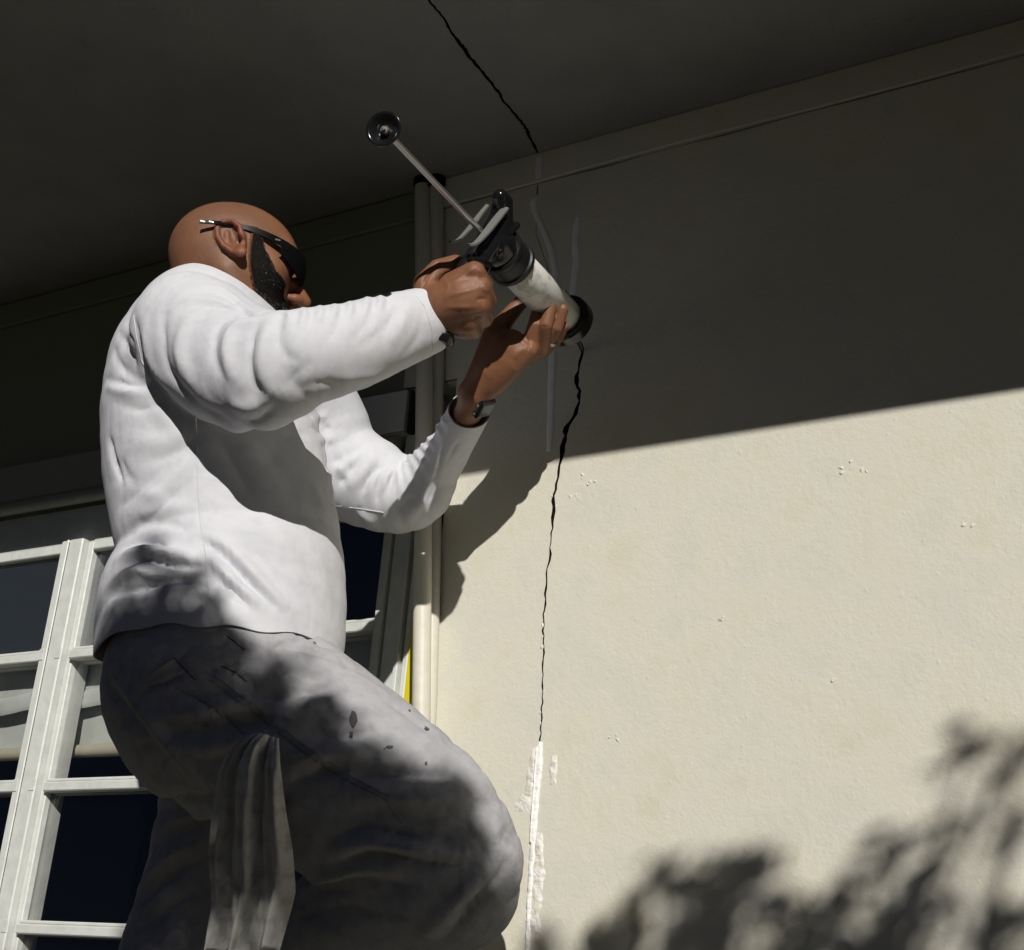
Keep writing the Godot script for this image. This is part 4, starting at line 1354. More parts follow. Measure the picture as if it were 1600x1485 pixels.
# folds of the cloth: the line of each, its half width and its height in metres
const SHIRT_FOLDS_A := [
	[[Vector3(-0.363, 2.515, 0.618), Vector3(-0.357, 2.485, 0.613), Vector3(-0.356, 2.454, 0.595), Vector3(-0.343, 2.424, 0.578), Vector3(-0.312, 2.399, 0.570)], 0.0096, -0.00765],
	[[Vector3(-0.340, 2.504, 0.622), Vector3(-0.333, 2.467, 0.615), Vector3(-0.325, 2.433, 0.601), Vector3(-0.294, 2.401, 0.594)], 0.0112, 0.00425],
	[[Vector3(-0.297, 2.509, 0.626), Vector3(-0.291, 2.462, 0.625), Vector3(-0.285, 2.421, 0.614), Vector3(-0.254, 2.386, 0.607), Vector3(-0.231, 2.368, 0.600)], 0.012, -0.00595],
	[[Vector3(-0.241, 2.491, 0.623), Vector3(-0.254, 2.445, 0.628), Vector3(-0.240, 2.402, 0.620), Vector3(-0.223, 2.377, 0.612)], 0.0136, 0.00595],
	[[Vector3(-0.140, 2.469, 0.618), Vector3(-0.182, 2.468, 0.624), Vector3(-0.185, 2.433, 0.633), Vector3(-0.177, 2.400, 0.631), Vector3(-0.158, 2.374, 0.625)], 0.0088, -0.004675],
	[[Vector3(-0.111, 2.456, 0.625), Vector3(-0.155, 2.451, 0.629), Vector3(-0.160, 2.417, 0.635), Vector3(-0.152, 2.385, 0.630), Vector3(-0.139, 2.369, 0.622)], 0.0104, 0.00595],
	[[Vector3(-0.116, 2.451, 0.627), Vector3(-0.118, 2.413, 0.634), Vector3(-0.121, 2.387, 0.628), Vector3(-0.118, 2.367, 0.616), Vector3(-0.109, 2.358, 0.606)], 0.0068, -0.006375],
	[[Vector3(-0.096, 2.454, 0.621), Vector3(-0.099, 2.410, 0.631), Vector3(-0.103, 2.379, 0.623), Vector3(-0.101, 2.362, 0.609), Vector3(-0.091, 2.357, 0.597)], 0.0104, 0.00595],
	[[Vector3(-0.089, 2.459, 0.617), Vector3(-0.081, 2.417, 0.625), Vector3(-0.070, 2.397, 0.616), Vector3(-0.054, 2.393, 0.605)], 0.0088, -0.0034],
	[[Vector3(-0.268, 2.535, 0.614), Vector3(-0.234, 2.533, 0.600), Vector3(-0.194, 2.508, 0.599), Vector3(-0.138, 2.466, 0.620)], 0.0052, -0.002975],
	[[Vector3(-0.268, 2.548, 0.607), Vector3(-0.230, 2.543, 0.587), Vector3(-0.176, 2.501, 0.598), Vector3(-0.131, 2.466, 0.619)], 0.0048, 0.00255],
	[[Vector3(-0.261, 2.501, 0.624), Vector3(-0.224, 2.502, 0.615), Vector3(-0.175, 2.487, 0.611), Vector3(-0.131, 2.461, 0.622)], 0.0064, -0.00425],
	[[Vector3(-0.288, 2.520, 0.623), Vector3(-0.250, 2.519, 0.615), Vector3(-0.205, 2.507, 0.606), Vector3(-0.158, 2.478, 0.614)], 0.0064, 0.002975],
	[[Vector3(-0.234, 2.367, 0.597), Vector3(-0.200, 2.347, 0.587), Vector3(-0.189, 2.339, 0.557)], 0.0112, -0.0034],
	[[Vector3(-0.157, 2.339, 0.592), Vector3(-0.154, 2.333, 0.577), Vector3(-0.128, 2.338, 0.578), Vector3(-0.106, 2.346, 0.586)], 0.008, -0.00595],
	[[Vector3(-0.166, 2.351, 0.607), Vector3(-0.138, 2.343, 0.598), Vector3(-0.106, 2.352, 0.598)], 0.0112, 0.0051],
	[[Vector3(-0.090, 2.471, 0.606), Vector3(-0.074, 2.451, 0.618), Vector3(-0.071, 2.432, 0.623)], 0.0044, 0.0034],
	[[Vector3(-0.074, 2.465, 0.609), Vector3(-0.065, 2.451, 0.615), Vector3(-0.063, 2.433, 0.620)], 0.004, -0.002125],
	[[Vector3(-0.079, 2.480, 0.591), Vector3(-0.060, 2.460, 0.607), Vector3(-0.055, 2.438, 0.614)], 0.0044, 0.0034],
	[[Vector3(-0.066, 2.479, 0.590), Vector3(-0.053, 2.461, 0.601), Vector3(-0.049, 2.441, 0.608)], 0.004, -0.002125],
	[[Vector3(-0.062, 2.486, 0.579), Vector3(-0.046, 2.467, 0.592), Vector3(-0.041, 2.445, 0.600)], 0.0044, 0.0034],
	[[Vector3(-0.051, 2.486, 0.576), Vector3(-0.039, 2.468, 0.587), Vector3(-0.035, 2.449, 0.594)], 0.004, -0.002125],
	[[Vector3(-0.049, 2.493, 0.565), Vector3(-0.037, 2.480, 0.575), Vector3(-0.029, 2.456, 0.586)], 0.0044, 0.0034],
	[[Vector3(-0.049, 2.502, 0.549), Vector3(-0.031, 2.482, 0.568), Vector3(-0.025, 2.460, 0.578)], 0.004, -0.002125],
	[[Vector3(-0.040, 2.505, 0.545), Vector3(-0.025, 2.487, 0.559), Vector3(-0.018, 2.464, 0.569)], 0.0044, 0.0034],
	[[Vector3(-0.034, 2.509, 0.538), Vector3(-0.019, 2.490, 0.552), Vector3(-0.014, 2.468, 0.562)], 0.004, -0.002125],
	[[Vector3(-0.032, 2.522, 0.520), Vector3(-0.016, 2.503, 0.538), Vector3(-0.009, 2.478, 0.549)], 0.0044, 0.0034],
	[[Vector3(-0.028, 2.527, 0.513), Vector3(-0.010, 2.505, 0.531), Vector3(-0.004, 2.483, 0.542)], 0.004, -0.002125],
	[[Vector3(-0.024, 2.532, 0.505), Vector3(-0.006, 2.511, 0.522), Vector3(0.001, 2.487, 0.533)], 0.0044, 0.0034],
	[[Vector3(-0.011, 2.531, 0.505), Vector3(-0.000, 2.513, 0.515), Vector3(0.005, 2.492, 0.525)], 0.004, -0.002125],
	[[Vector3(-0.006, 2.550, 0.477), Vector3(0.011, 2.478, 0.520), Vector3(-0.000, 2.440, 0.543), Vector3(-0.011, 2.424, 0.558)], 0.0088, -0.002975],
	[[Vector3(-0.016, 2.520, 0.519), Vector3(-0.003, 2.464, 0.549), Vector3(-0.013, 2.431, 0.567)], 0.008, -0.00255],
	[[Vector3(-0.035, 2.488, 0.565), Vector3(-0.024, 2.443, 0.584), Vector3(-0.032, 2.419, 0.592)], 0.008, -0.00255],
	[[Vector3(0.013, 2.539, 0.482), Vector3(0.019, 2.481, 0.503), Vector3(0.007, 2.442, 0.514)], 0.0088, 0.00255],
	[[Vector3(0.031, 2.519, 0.475), Vector3(0.024, 2.472, 0.474), Vector3(0.008, 2.440, 0.485)], 0.008, -0.002125],
	[[Vector3(-0.049, 2.401, 0.490), Vector3(-0.043, 2.379, 0.560), Vector3(-0.069, 2.367, 0.586)], 0.0096, -0.0034],
	[[Vector3(-0.010, 2.424, 0.480), Vector3(-0.022, 2.398, 0.526), Vector3(-0.040, 2.382, 0.564)], 0.0096, 0.00255],
	[[Vector3(-0.043, 2.396, 0.594), Vector3(-0.064, 2.379, 0.600), Vector3(-0.085, 2.360, 0.596)], 0.0112, -0.00255],
	[[Vector3(-0.458, 2.508, 0.563), Vector3(-0.418, 2.463, 0.574), Vector3(-0.378, 2.437, 0.576), Vector3(-0.346, 2.425, 0.577)], 0.0072, -0.0051],
	[[Vector3(-0.469, 2.463, 0.555), Vector3(-0.406, 2.435, 0.575), Vector3(-0.351, 2.421, 0.573)], 0.0064, -0.0068]]
const SHIRT_FOLDS_B := [
	[[Vector3(-0.458, 2.448, 0.561), Vector3(-0.405, 2.426, 0.573), Vector3(-0.362, 2.416, 0.570)], 0.008, 0.00425],
	[[Vector3(-0.455, 2.536, 0.563), Vector3(-0.392, 2.476, 0.586), Vector3(-0.381, 2.451, 0.580)], 0.0064, -0.00425],
	[[Vector3(-0.438, 2.552, 0.565), Vector3(-0.376, 2.488, 0.605), Vector3(-0.382, 2.467, 0.586)], 0.0048, -0.0034],
	[[Vector3(-0.446, 2.369, 0.549), Vector3(-0.427, 2.322, 0.543), Vector3(-0.411, 2.295, 0.540)], 0.0072, -0.00765],
	[[Vector3(-0.416, 2.333, 0.549), Vector3(-0.400, 2.306, 0.545), Vector3(-0.379, 2.292, 0.544)], 0.0096, -0.00425],
	[[Vector3(-0.339, 2.400, 0.561), Vector3(-0.375, 2.394, 0.567), Vector3(-0.423, 2.412, 0.567)], 0.0096, -0.0034],
	[[Vector3(-0.301, 2.359, 0.536), Vector3(-0.341, 2.344, 0.550), Vector3(-0.399, 2.354, 0.557)], 0.0144, 0.0034],
	[[Vector3(-0.308, 2.334, 0.536), Vector3(-0.369, 2.282, 0.541), Vector3(-0.429, 2.267, 0.526)], 0.0128, -0.0051],
	[[Vector3(-0.293, 2.327, 0.528), Vector3(-0.342, 2.275, 0.538), Vector3(-0.403, 2.245, 0.527)], 0.0136, 0.0051],
	[[Vector3(-0.288, 2.299, 0.522), Vector3(-0.347, 2.245, 0.531), Vector3(-0.415, 2.229, 0.516)], 0.0096, -0.0051],
	[[Vector3(-0.384, 2.276, 0.539), Vector3(-0.351, 2.275, 0.539), Vector3(-0.326, 2.260, 0.532)], 0.0096, 0.0034],
	[[Vector3(-0.262, 2.366, 0.568), Vector3(-0.289, 2.310, 0.524), Vector3(-0.279, 2.242, 0.514), Vector3(-0.258, 2.184, 0.512), Vector3(-0.246, 2.131, 0.508)], 0.00224, -0.0017],
	[[Vector3(-0.257, 2.364, 0.570), Vector3(-0.287, 2.310, 0.522), Vector3(-0.277, 2.242, 0.513), Vector3(-0.256, 2.184, 0.511), Vector3(-0.244, 2.131, 0.507)], 0.0024, 0.00102],
	[[Vector3(-0.412, 2.201, 0.525), Vector3(-0.380, 2.211, 0.530), Vector3(-0.341, 2.207, 0.533), Vector3(-0.312, 2.195, 0.532)], 0.0064, -0.01453],
	[[Vector3(-0.402, 2.185, 0.533), Vector3(-0.362, 2.194, 0.537), Vector3(-0.316, 2.186, 0.535), Vector3(-0.267, 2.175, 0.518)], 0.0072, 0.01292],
	[[Vector3(-0.390, 2.171, 0.538), Vector3(-0.347, 2.180, 0.539), Vector3(-0.297, 2.167, 0.531), Vector3(-0.256, 2.166, 0.512)], 0.0064, -0.01453],
	[[Vector3(-0.389, 2.155, 0.538), Vector3(-0.346, 2.161, 0.541), Vector3(-0.308, 2.149, 0.535), Vector3(-0.271, 2.148, 0.521)], 0.008, 0.0113],
	[[Vector3(-0.358, 2.133, 0.541), Vector3(-0.321, 2.141, 0.538), Vector3(-0.280, 2.146, 0.526), Vector3(-0.242, 2.133, 0.505)], 0.0064, -0.0113],
	[[Vector3(-0.416, 2.131, 0.529), Vector3(-0.349, 2.136, 0.541), Vector3(-0.298, 2.140, 0.533)], 0.0064, -0.00969],
	[[Vector3(-0.271, 2.207, 0.515), Vector3(-0.242, 2.189, 0.499), Vector3(-0.209, 2.152, 0.472), Vector3(-0.183, 2.123, 0.436)], 0.0088, -0.0113],
	[[Vector3(-0.262, 2.211, 0.511), Vector3(-0.232, 2.191, 0.490), Vector3(-0.199, 2.152, 0.459), Vector3(-0.177, 2.123, 0.421)], 0.0112, 0.00969],
	[[Vector3(-0.257, 2.184, 0.511), Vector3(-0.222, 2.149, 0.487), Vector3(-0.195, 2.124, 0.457)], 0.008, 0.008075],
	[[Vector3(-0.250, 2.166, 0.509), Vector3(-0.223, 2.135, 0.489), Vector3(-0.203, 2.118, 0.468)], 0.0072, -0.00969],
	[[Vector3(-0.225, 2.226, 0.481), Vector3(-0.201, 2.181, 0.457), Vector3(-0.180, 2.151, 0.423)], 0.016, -0.0034],
	[[Vector3(-0.213, 2.250, 0.459), Vector3(-0.189, 2.210, 0.430), Vector3(-0.175, 2.164, 0.401)], 0.0176, 0.0034],
	[[Vector3(-0.184, 2.342, 0.584), Vector3(-0.239, 2.346, 0.480), Vector3(-0.217, 2.297, 0.453)], 0.0176, 0.0051],
	[[Vector3(-0.147, 2.336, 0.586), Vector3(-0.222, 2.344, 0.451), Vector3(-0.197, 2.279, 0.413)], 0.0176, -0.00425],
	[[Vector3(-0.271, 2.363, 0.515), Vector3(-0.247, 2.316, 0.491), Vector3(-0.228, 2.276, 0.472)], 0.016, -0.00425],
	[[Vector3(-0.117, 2.341, 0.570), Vector3(-0.221, 2.389, 0.423), Vector3(-0.213, 2.372, 0.384)], 0.0112, -0.00255],
	[[Vector3(-0.088, 2.348, 0.563), Vector3(-0.221, 2.406, 0.391), Vector3(-0.215, 2.375, 0.368)], 0.0072, -0.0034],
	[[Vector3(-0.081, 2.354, 0.554), Vector3(-0.233, 2.430, 0.356), Vector3(-0.226, 2.383, 0.331), Vector3(-0.214, 2.344, 0.326)], 0.0048, -0.00425],
	[[Vector3(-0.204, 2.339, 0.388), Vector3(-0.194, 2.297, 0.363), Vector3(-0.198, 2.274, 0.321)], 0.0128, 0.0034],
	[[Vector3(-0.414, 2.126, 0.530), Vector3(-0.411, 2.139, 0.532), Vector3(-0.375, 2.144, 0.540)], 0.008, -0.0051],
	[[Vector3(-0.393, 2.122, 0.536), Vector3(-0.337, 2.123, 0.540), Vector3(-0.288, 2.120, 0.530), Vector3(-0.246, 2.117, 0.508)], 0.0064, 0.0034],
	[[Vector3(-0.297, 2.111, 0.533), Vector3(-0.260, 2.123, 0.517), Vector3(-0.232, 2.116, 0.498)], 0.0056, -0.00425],
	[[Vector3(-0.348, 2.132, 0.541), Vector3(-0.291, 2.137, 0.531), Vector3(-0.248, 2.131, 0.509)], 0.0056, 0.00425],
	[[Vector3(-0.397, 2.187, 0.534), Vector3(-0.378, 2.196, 0.535), Vector3(-0.345, 2.197, 0.536)], 0.0048, -0.0051],
	[[Vector3(-0.250, 2.181, 0.507), Vector3(-0.249, 2.156, 0.508), Vector3(-0.239, 2.132, 0.503)], 0.0048, -0.0034],
	[[Vector3(-0.184, 2.235, 0.409), Vector3(-0.175, 2.201, 0.375), Vector3(-0.171, 2.165, 0.350)], 0.0144, 0.0034],
	[[Vector3(-0.354, 2.398, 0.564), Vector3(-0.324, 2.372, 0.550), Vector3(-0.301, 2.345, 0.534)], 0.0128, 0.0034]]
const SHIRT_FOLDS_C := [
	[[Vector3(-0.356, 2.317, 0.548), Vector3(-0.322, 2.330, 0.542), Vector3(-0.298, 2.345, 0.532)], 0.0112, -0.0034],
	[[Vector3(-0.375, 2.244, 0.531), Vector3(-0.330, 2.254, 0.531), Vector3(-0.291, 2.253, 0.519)], 0.0096, 0.00425],
	[[Vector3(-0.387, 2.236, 0.527), Vector3(-0.332, 2.233, 0.529), Vector3(-0.286, 2.219, 0.521)], 0.008, -0.00425],
	[[Vector3(-0.081, 2.353, 0.560), Vector3(-0.238, 2.450, 0.364), Vector3(-0.240, 2.443, 0.349)], 0.0048, -0.00425],
	[[Vector3(-0.239, 2.447, 0.355), Vector3(-0.309, 2.503, 0.255), Vector3(-0.305, 2.496, 0.247)], 0.0064, 0.0051],
	[[Vector3(-0.229, 2.420, 0.358), Vector3(-0.306, 2.488, 0.244), Vector3(-0.293, 2.492, 0.229)], 0.0064, -0.0051],
	[[Vector3(-0.226, 2.407, 0.354), Vector3(-0.304, 2.471, 0.236), Vector3(-0.290, 2.487, 0.222)], 0.008, 0.00425],
	[[Vector3(-0.226, 2.403, 0.350), Vector3(-0.303, 2.464, 0.233), Vector3(-0.292, 2.475, 0.224)], 0.0064, -0.0034],
	[[Vector3(-0.215, 2.366, 0.346), Vector3(-0.296, 2.440, 0.222), Vector3(-0.279, 2.452, 0.212), Vector3(-0.266, 2.468, 0.198)], 0.0088, -0.0051],
	[[Vector3(-0.217, 2.361, 0.335), Vector3(-0.291, 2.428, 0.216), Vector3(-0.275, 2.443, 0.209), Vector3(-0.258, 2.468, 0.191)], 0.008, 0.0051],
	[[Vector3(-0.224, 2.338, 0.303), Vector3(-0.292, 2.410, 0.208), Vector3(-0.274, 2.430, 0.207), Vector3(-0.266, 2.449, 0.203)], 0.008, -0.00595],
	[[Vector3(-0.289, 2.399, 0.200), Vector3(-0.267, 2.415, 0.199), Vector3(-0.254, 2.441, 0.195), Vector3(-0.250, 2.460, 0.187)], 0.0096, 0.0051],
	[[Vector3(-0.267, 2.391, 0.185), Vector3(-0.256, 2.412, 0.191), Vector3(-0.244, 2.430, 0.186), Vector3(-0.229, 2.441, 0.173)], 0.0072, -0.00595],
	[[Vector3(-0.256, 2.386, 0.179), Vector3(-0.249, 2.408, 0.186), Vector3(-0.238, 2.427, 0.182), Vector3(-0.226, 2.439, 0.171)], 0.008, 0.0051],
	[[Vector3(-0.248, 2.376, 0.166), Vector3(-0.243, 2.399, 0.180), Vector3(-0.237, 2.422, 0.182), Vector3(-0.225, 2.438, 0.170)], 0.0064, -0.0051],
	[[Vector3(-0.235, 2.397, 0.174), Vector3(-0.230, 2.419, 0.177), Vector3(-0.224, 2.439, 0.168)], 0.0056, 0.00425],
	[[Vector3(-0.230, 2.389, 0.169), Vector3(-0.225, 2.415, 0.172), Vector3(-0.222, 2.439, 0.166)], 0.0048, -0.00425],
	[[Vector3(-0.207, 2.316, 0.326), Vector3(-0.280, 2.375, 0.173), Vector3(-0.238, 2.368, 0.155)], 0.0028, -0.0034],
	[[Vector3(-0.282, 2.372, 0.170), Vector3(-0.275, 2.362, 0.155), Vector3(-0.266, 2.357, 0.141)], 0.0088, 0.0051],
	[[Vector3(-0.224, 2.446, 0.165), Vector3(-0.222, 2.443, 0.164), Vector3(-0.213, 2.418, 0.165), Vector3(-0.211, 2.396, 0.162)], 0.00496, 0.00527],
	[[Vector3(-0.222, 2.451, 0.159), Vector3(-0.220, 2.448, 0.159), Vector3(-0.205, 2.402, 0.161)], 0.0036, -0.00425],
	[[Vector3(-0.222, 2.458, 0.152), Vector3(-0.219, 2.454, 0.153), Vector3(-0.203, 2.427, 0.162), Vector3(-0.199, 2.407, 0.160)], 0.00496, 0.00527],
	[[Vector3(-0.224, 2.467, 0.141), Vector3(-0.219, 2.462, 0.145), Vector3(-0.191, 2.414, 0.159)], 0.0036, -0.00425],
	[[Vector3(-0.234, 2.478, 0.124), Vector3(-0.217, 2.468, 0.140), Vector3(-0.188, 2.438, 0.164), Vector3(-0.182, 2.420, 0.161)], 0.00496, 0.00527],
	[[Vector3(-0.210, 2.471, 0.140), Vector3(-0.210, 2.471, 0.140), Vector3(-0.174, 2.428, 0.164)], 0.0036, -0.00425],
	[[Vector3(-0.200, 2.471, 0.148), Vector3(-0.200, 2.471, 0.148), Vector3(-0.173, 2.447, 0.170), Vector3(-0.165, 2.435, 0.169)], 0.00496, 0.00527],
	[[Vector3(-0.190, 2.474, 0.151), Vector3(-0.190, 2.474, 0.151), Vector3(-0.157, 2.440, 0.173)], 0.0036, -0.00425],
	[[Vector3(-0.183, 2.479, 0.152), Vector3(-0.188, 2.480, 0.148), Vector3(-0.159, 2.457, 0.176), Vector3(-0.149, 2.444, 0.178)], 0.00496, 0.00527],
	[[Vector3(-0.172, 2.481, 0.160), Vector3(-0.176, 2.481, 0.156), Vector3(-0.143, 2.448, 0.182)], 0.0036, -0.00425],
	[[Vector3(-0.168, 2.485, 0.158), Vector3(-0.168, 2.484, 0.160), Vector3(-0.144, 2.464, 0.184), Vector3(-0.136, 2.451, 0.186)], 0.00496, 0.00527],
	[[Vector3(-0.139, 2.481, 0.185), Vector3(-0.153, 2.487, 0.168), Vector3(-0.124, 2.456, 0.195)], 0.0036, -0.00425],
	[[Vector3(-0.131, 2.490, 0.188), Vector3(-0.130, 2.486, 0.192), Vector3(-0.117, 2.471, 0.204), Vector3(-0.113, 2.461, 0.203)], 0.00496, 0.00527],
	[[Vector3(-0.122, 2.490, 0.197), Vector3(-0.126, 2.492, 0.193), Vector3(-0.104, 2.465, 0.209)], 0.0036, -0.00425],
	[[Vector3(-0.113, 2.493, 0.205), Vector3(-0.111, 2.489, 0.208), Vector3(-0.097, 2.476, 0.218), Vector3(-0.095, 2.469, 0.216)], 0.00496, 0.00527],
	[[Vector3(-0.227, 2.368, 0.150), Vector3(-0.206, 2.383, 0.152), Vector3(-0.185, 2.392, 0.145)], 0.0096, -0.0034],
	[[Vector3(-0.216, 2.363, 0.133), Vector3(-0.188, 2.383, 0.139), Vector3(-0.164, 2.415, 0.151)], 0.0104, 0.0034],
	[[Vector3(-0.197, 2.369, 0.123), Vector3(-0.173, 2.395, 0.133), Vector3(-0.141, 2.427, 0.159)], 0.0096, -0.0034],
	[[Vector3(-0.133, 2.430, 0.160), Vector3(-0.106, 2.445, 0.181), Vector3(-0.087, 2.454, 0.192)], 0.0048, -0.0034],
	[[Vector3(-0.158, 2.413, 0.140), Vector3(-0.129, 2.434, 0.167), Vector3(-0.105, 2.447, 0.187)], 0.008, 0.0034]]
var shirt_folds = SHIRT_FOLDS_A + SHIRT_FOLDS_B + SHIRT_FOLDS_C
const TROUSER_FOLDS_A := [
	[[Vector3(-0.221, 2.035, 0.490), Vector3(-0.204, 2.028, 0.480), Vector3(-0.192, 2.018, 0.469)], 0.00288, -0.0068],
	[[Vector3(-0.223, 2.078, 0.487), Vector3(-0.213, 2.068, 0.479), Vector3(-0.201, 2.059, 0.471)], 0.00288, -0.0051],
	[[Vector3(-0.274, 2.044, 0.524), Vector3(-0.259, 2.026, 0.515), Vector3(-0.244, 2.014, 0.507)], 0.00288, -0.0051],
	[[Vector3(-0.310, 2.002, 0.526), Vector3(-0.282, 2.007, 0.523), Vector3(-0.256, 2.021, 0.515)], 0.00288, -0.0051],
	[[Vector3(-0.304, 2.019, 0.531), Vector3(-0.287, 2.030, 0.528), Vector3(-0.271, 2.042, 0.522)], 0.0036, 0.0051],
	[[Vector3(-0.229, 2.015, 0.498), Vector3(-0.180, 1.978, 0.458), Vector3(-0.128, 1.939, 0.429), Vector3(-0.076, 1.904, 0.396), Vector3(-0.026, 1.881, 0.365), Vector3(-0.008, 1.854, 0.351)], 0.00288, -0.00476],
	[[Vector3(-0.225, 2.019, 0.495), Vector3(-0.175, 1.982, 0.457), Vector3(-0.123, 1.942, 0.427), Vector3(-0.072, 1.908, 0.394), Vector3(-0.022, 1.884, 0.363)], 0.0036, 0.0034],
	[[Vector3(-0.274, 2.005, 0.521), Vector3(-0.231, 1.985, 0.493), Vector3(-0.207, 1.965, 0.474), Vector3(-0.183, 1.945, 0.456)], 0.0036, -0.0068],
	[[Vector3(-0.299, 1.946, 0.506), Vector3(-0.232, 1.956, 0.486), Vector3(-0.176, 1.971, 0.457), Vector3(-0.139, 1.989, 0.437)], 0.0144, -0.017],
	[[Vector3(-0.283, 1.967, 0.512), Vector3(-0.228, 1.977, 0.490), Vector3(-0.183, 1.992, 0.463)], 0.0144, 0.0119],
	[[Vector3(-0.279, 1.935, 0.494), Vector3(-0.220, 1.938, 0.469), Vector3(-0.161, 1.955, 0.448)], 0.01296, 0.0102],
	[[Vector3(-0.191, 1.998, 0.467), Vector3(-0.148, 2.005, 0.441), Vector3(-0.101, 2.023, 0.393)], 0.01152, -0.0102],
	[[Vector3(-0.189, 1.981, 0.465), Vector3(-0.127, 1.990, 0.429), Vector3(-0.084, 2.006, 0.381)], 0.01296, 0.0085],
	[[Vector3(-0.129, 1.957, 0.432), Vector3(-0.081, 1.956, 0.399), Vector3(-0.038, 1.976, 0.353)], 0.0108, -0.0085],
	[[Vector3(-0.141, 1.921, 0.432), Vector3(-0.091, 1.932, 0.406), Vector3(-0.045, 1.937, 0.373)], 0.01296, 0.0102],
	[[Vector3(-0.136, 1.895, 0.422), Vector3(-0.089, 1.914, 0.405), Vector3(-0.068, 1.916, 0.392)], 0.01152, -0.0136],
	[[Vector3(-0.069, 1.911, 0.392), Vector3(-0.017, 1.917, 0.359), Vector3(0.034, 1.920, 0.300)], 0.00864, -0.0153],
	[[Vector3(-0.063, 1.892, 0.388), Vector3(-0.007, 1.883, 0.354), Vector3(0.050, 1.895, 0.294)], 0.0144, 0.0153],
	[[Vector3(-0.079, 1.858, 0.384), Vector3(-0.025, 1.865, 0.362), Vector3(0.030, 1.860, 0.324)], 0.01152, -0.0102],
	[[Vector3(-0.101, 1.823, 0.373), Vector3(-0.062, 1.844, 0.373), Vector3(-0.014, 1.841, 0.350), Vector3(0.057, 1.835, 0.290)], 0.01008, -0.0187],
	[[Vector3(-0.100, 1.813, 0.365), Vector3(-0.055, 1.830, 0.363), Vector3(-0.005, 1.828, 0.342), Vector3(0.050, 1.823, 0.295)], 0.01152, 0.0136],
	[[Vector3(-0.004, 1.851, 0.347), Vector3(0.017, 1.846, 0.334), Vector3(0.076, 1.849, 0.226)], 0.00864, -0.0102],
	[[Vector3(-0.118, 1.797, 0.348), Vector3(-0.054, 1.814, 0.354), Vector3(0.015, 1.810, 0.323), Vector3(0.053, 1.811, 0.286)], 0.00936, -0.0136],
	[[Vector3(-0.178, 1.767, 0.307), Vector3(-0.082, 1.786, 0.335), Vector3(-0.007, 1.783, 0.319)], 0.0108, -0.0102],
	[[Vector3(-0.193, 1.778, 0.303), Vector3(-0.088, 1.796, 0.347), Vector3(-0.013, 1.797, 0.330)], 0.01152, 0.0102],
	[[Vector3(-0.215, 1.738, 0.302), Vector3(-0.136, 1.753, 0.310), Vector3(-0.047, 1.751, 0.311)], 0.01152, -0.0085],
	[[Vector3(0.002, 1.721, 0.257), Vector3(0.056, 1.773, 0.257), Vector3(0.079, 1.821, 0.234)], 0.01152, -0.0119],
	[[Vector3(-0.015, 1.725, 0.277), Vector3(0.041, 1.774, 0.280), Vector3(0.071, 1.815, 0.255)], 0.01296, 0.0102],
	[[Vector3(-0.007, 1.974, 0.254), Vector3(0.037, 1.936, 0.260), Vector3(0.058, 1.904, 0.232)], 0.0144, 0.0068],
	[[Vector3(-0.081, 2.032, 0.353), Vector3(-0.043, 2.006, 0.325), Vector3(-0.008, 1.980, 0.300)], 0.01152, -0.0068],
	[[Vector3(-0.115, 2.055, 0.374), Vector3(-0.080, 2.032, 0.349), Vector3(-0.055, 2.019, 0.322)], 0.01008, 0.0068],
	[[Vector3(-0.182, 2.071, 0.448), Vector3(-0.158, 2.077, 0.409), Vector3(-0.134, 2.069, 0.382)], 0.00864, -0.0085],
	[[Vector3(-0.195, 2.105, 0.440), Vector3(-0.173, 2.104, 0.395), Vector3(-0.142, 2.085, 0.364)], 0.0072, -0.0102],
	[[Vector3(-0.350, 2.004, 0.529), Vector3(-0.305, 1.961, 0.514), Vector3(-0.273, 1.919, 0.480), Vector3(-0.251, 1.883, 0.438)], 0.01008, 0.0136],
	[[Vector3(-0.396, 2.021, 0.518), Vector3(-0.348, 1.976, 0.519), Vector3(-0.308, 1.944, 0.507)], 0.01008, -0.0102],
	[[Vector3(-0.489, 1.882, 0.293), Vector3(-0.325, 1.875, 0.420), Vector3(-0.250, 1.877, 0.432)], 0.01008, -0.0153],
	[[Vector3(-0.496, 1.850, 0.286), Vector3(-0.405, 1.868, 0.325), Vector3(-0.271, 1.863, 0.411)], 0.01008, 0.0102],
	[[Vector3(-0.499, 1.817, 0.287), Vector3(-0.405, 1.852, 0.323), Vector3(-0.361, 1.870, 0.311)], 0.00936, -0.0119],
	[[Vector3(-0.484, 1.752, 0.304), Vector3(-0.419, 1.794, 0.311), Vector3(-0.370, 1.821, 0.302)], 0.01008, -0.0119],
	[[Vector3(-0.495, 1.778, 0.296), Vector3(-0.418, 1.819, 0.317), Vector3(-0.369, 1.843, 0.308)], 0.01008, 0.0102]]
const TROUSER_FOLDS_B := [
	[[Vector3(-0.479, 1.712, 0.308), Vector3(-0.419, 1.751, 0.306), Vector3(-0.379, 1.776, 0.293)], 0.01008, -0.0102],
	[[Vector3(-0.278, 1.938, 0.495), Vector3(-0.256, 1.898, 0.457), Vector3(-0.253, 1.862, 0.415)], 0.00864, -0.0102]]
var trouser_folds = TROUSER_FOLDS_A + TROUSER_FOLDS_B
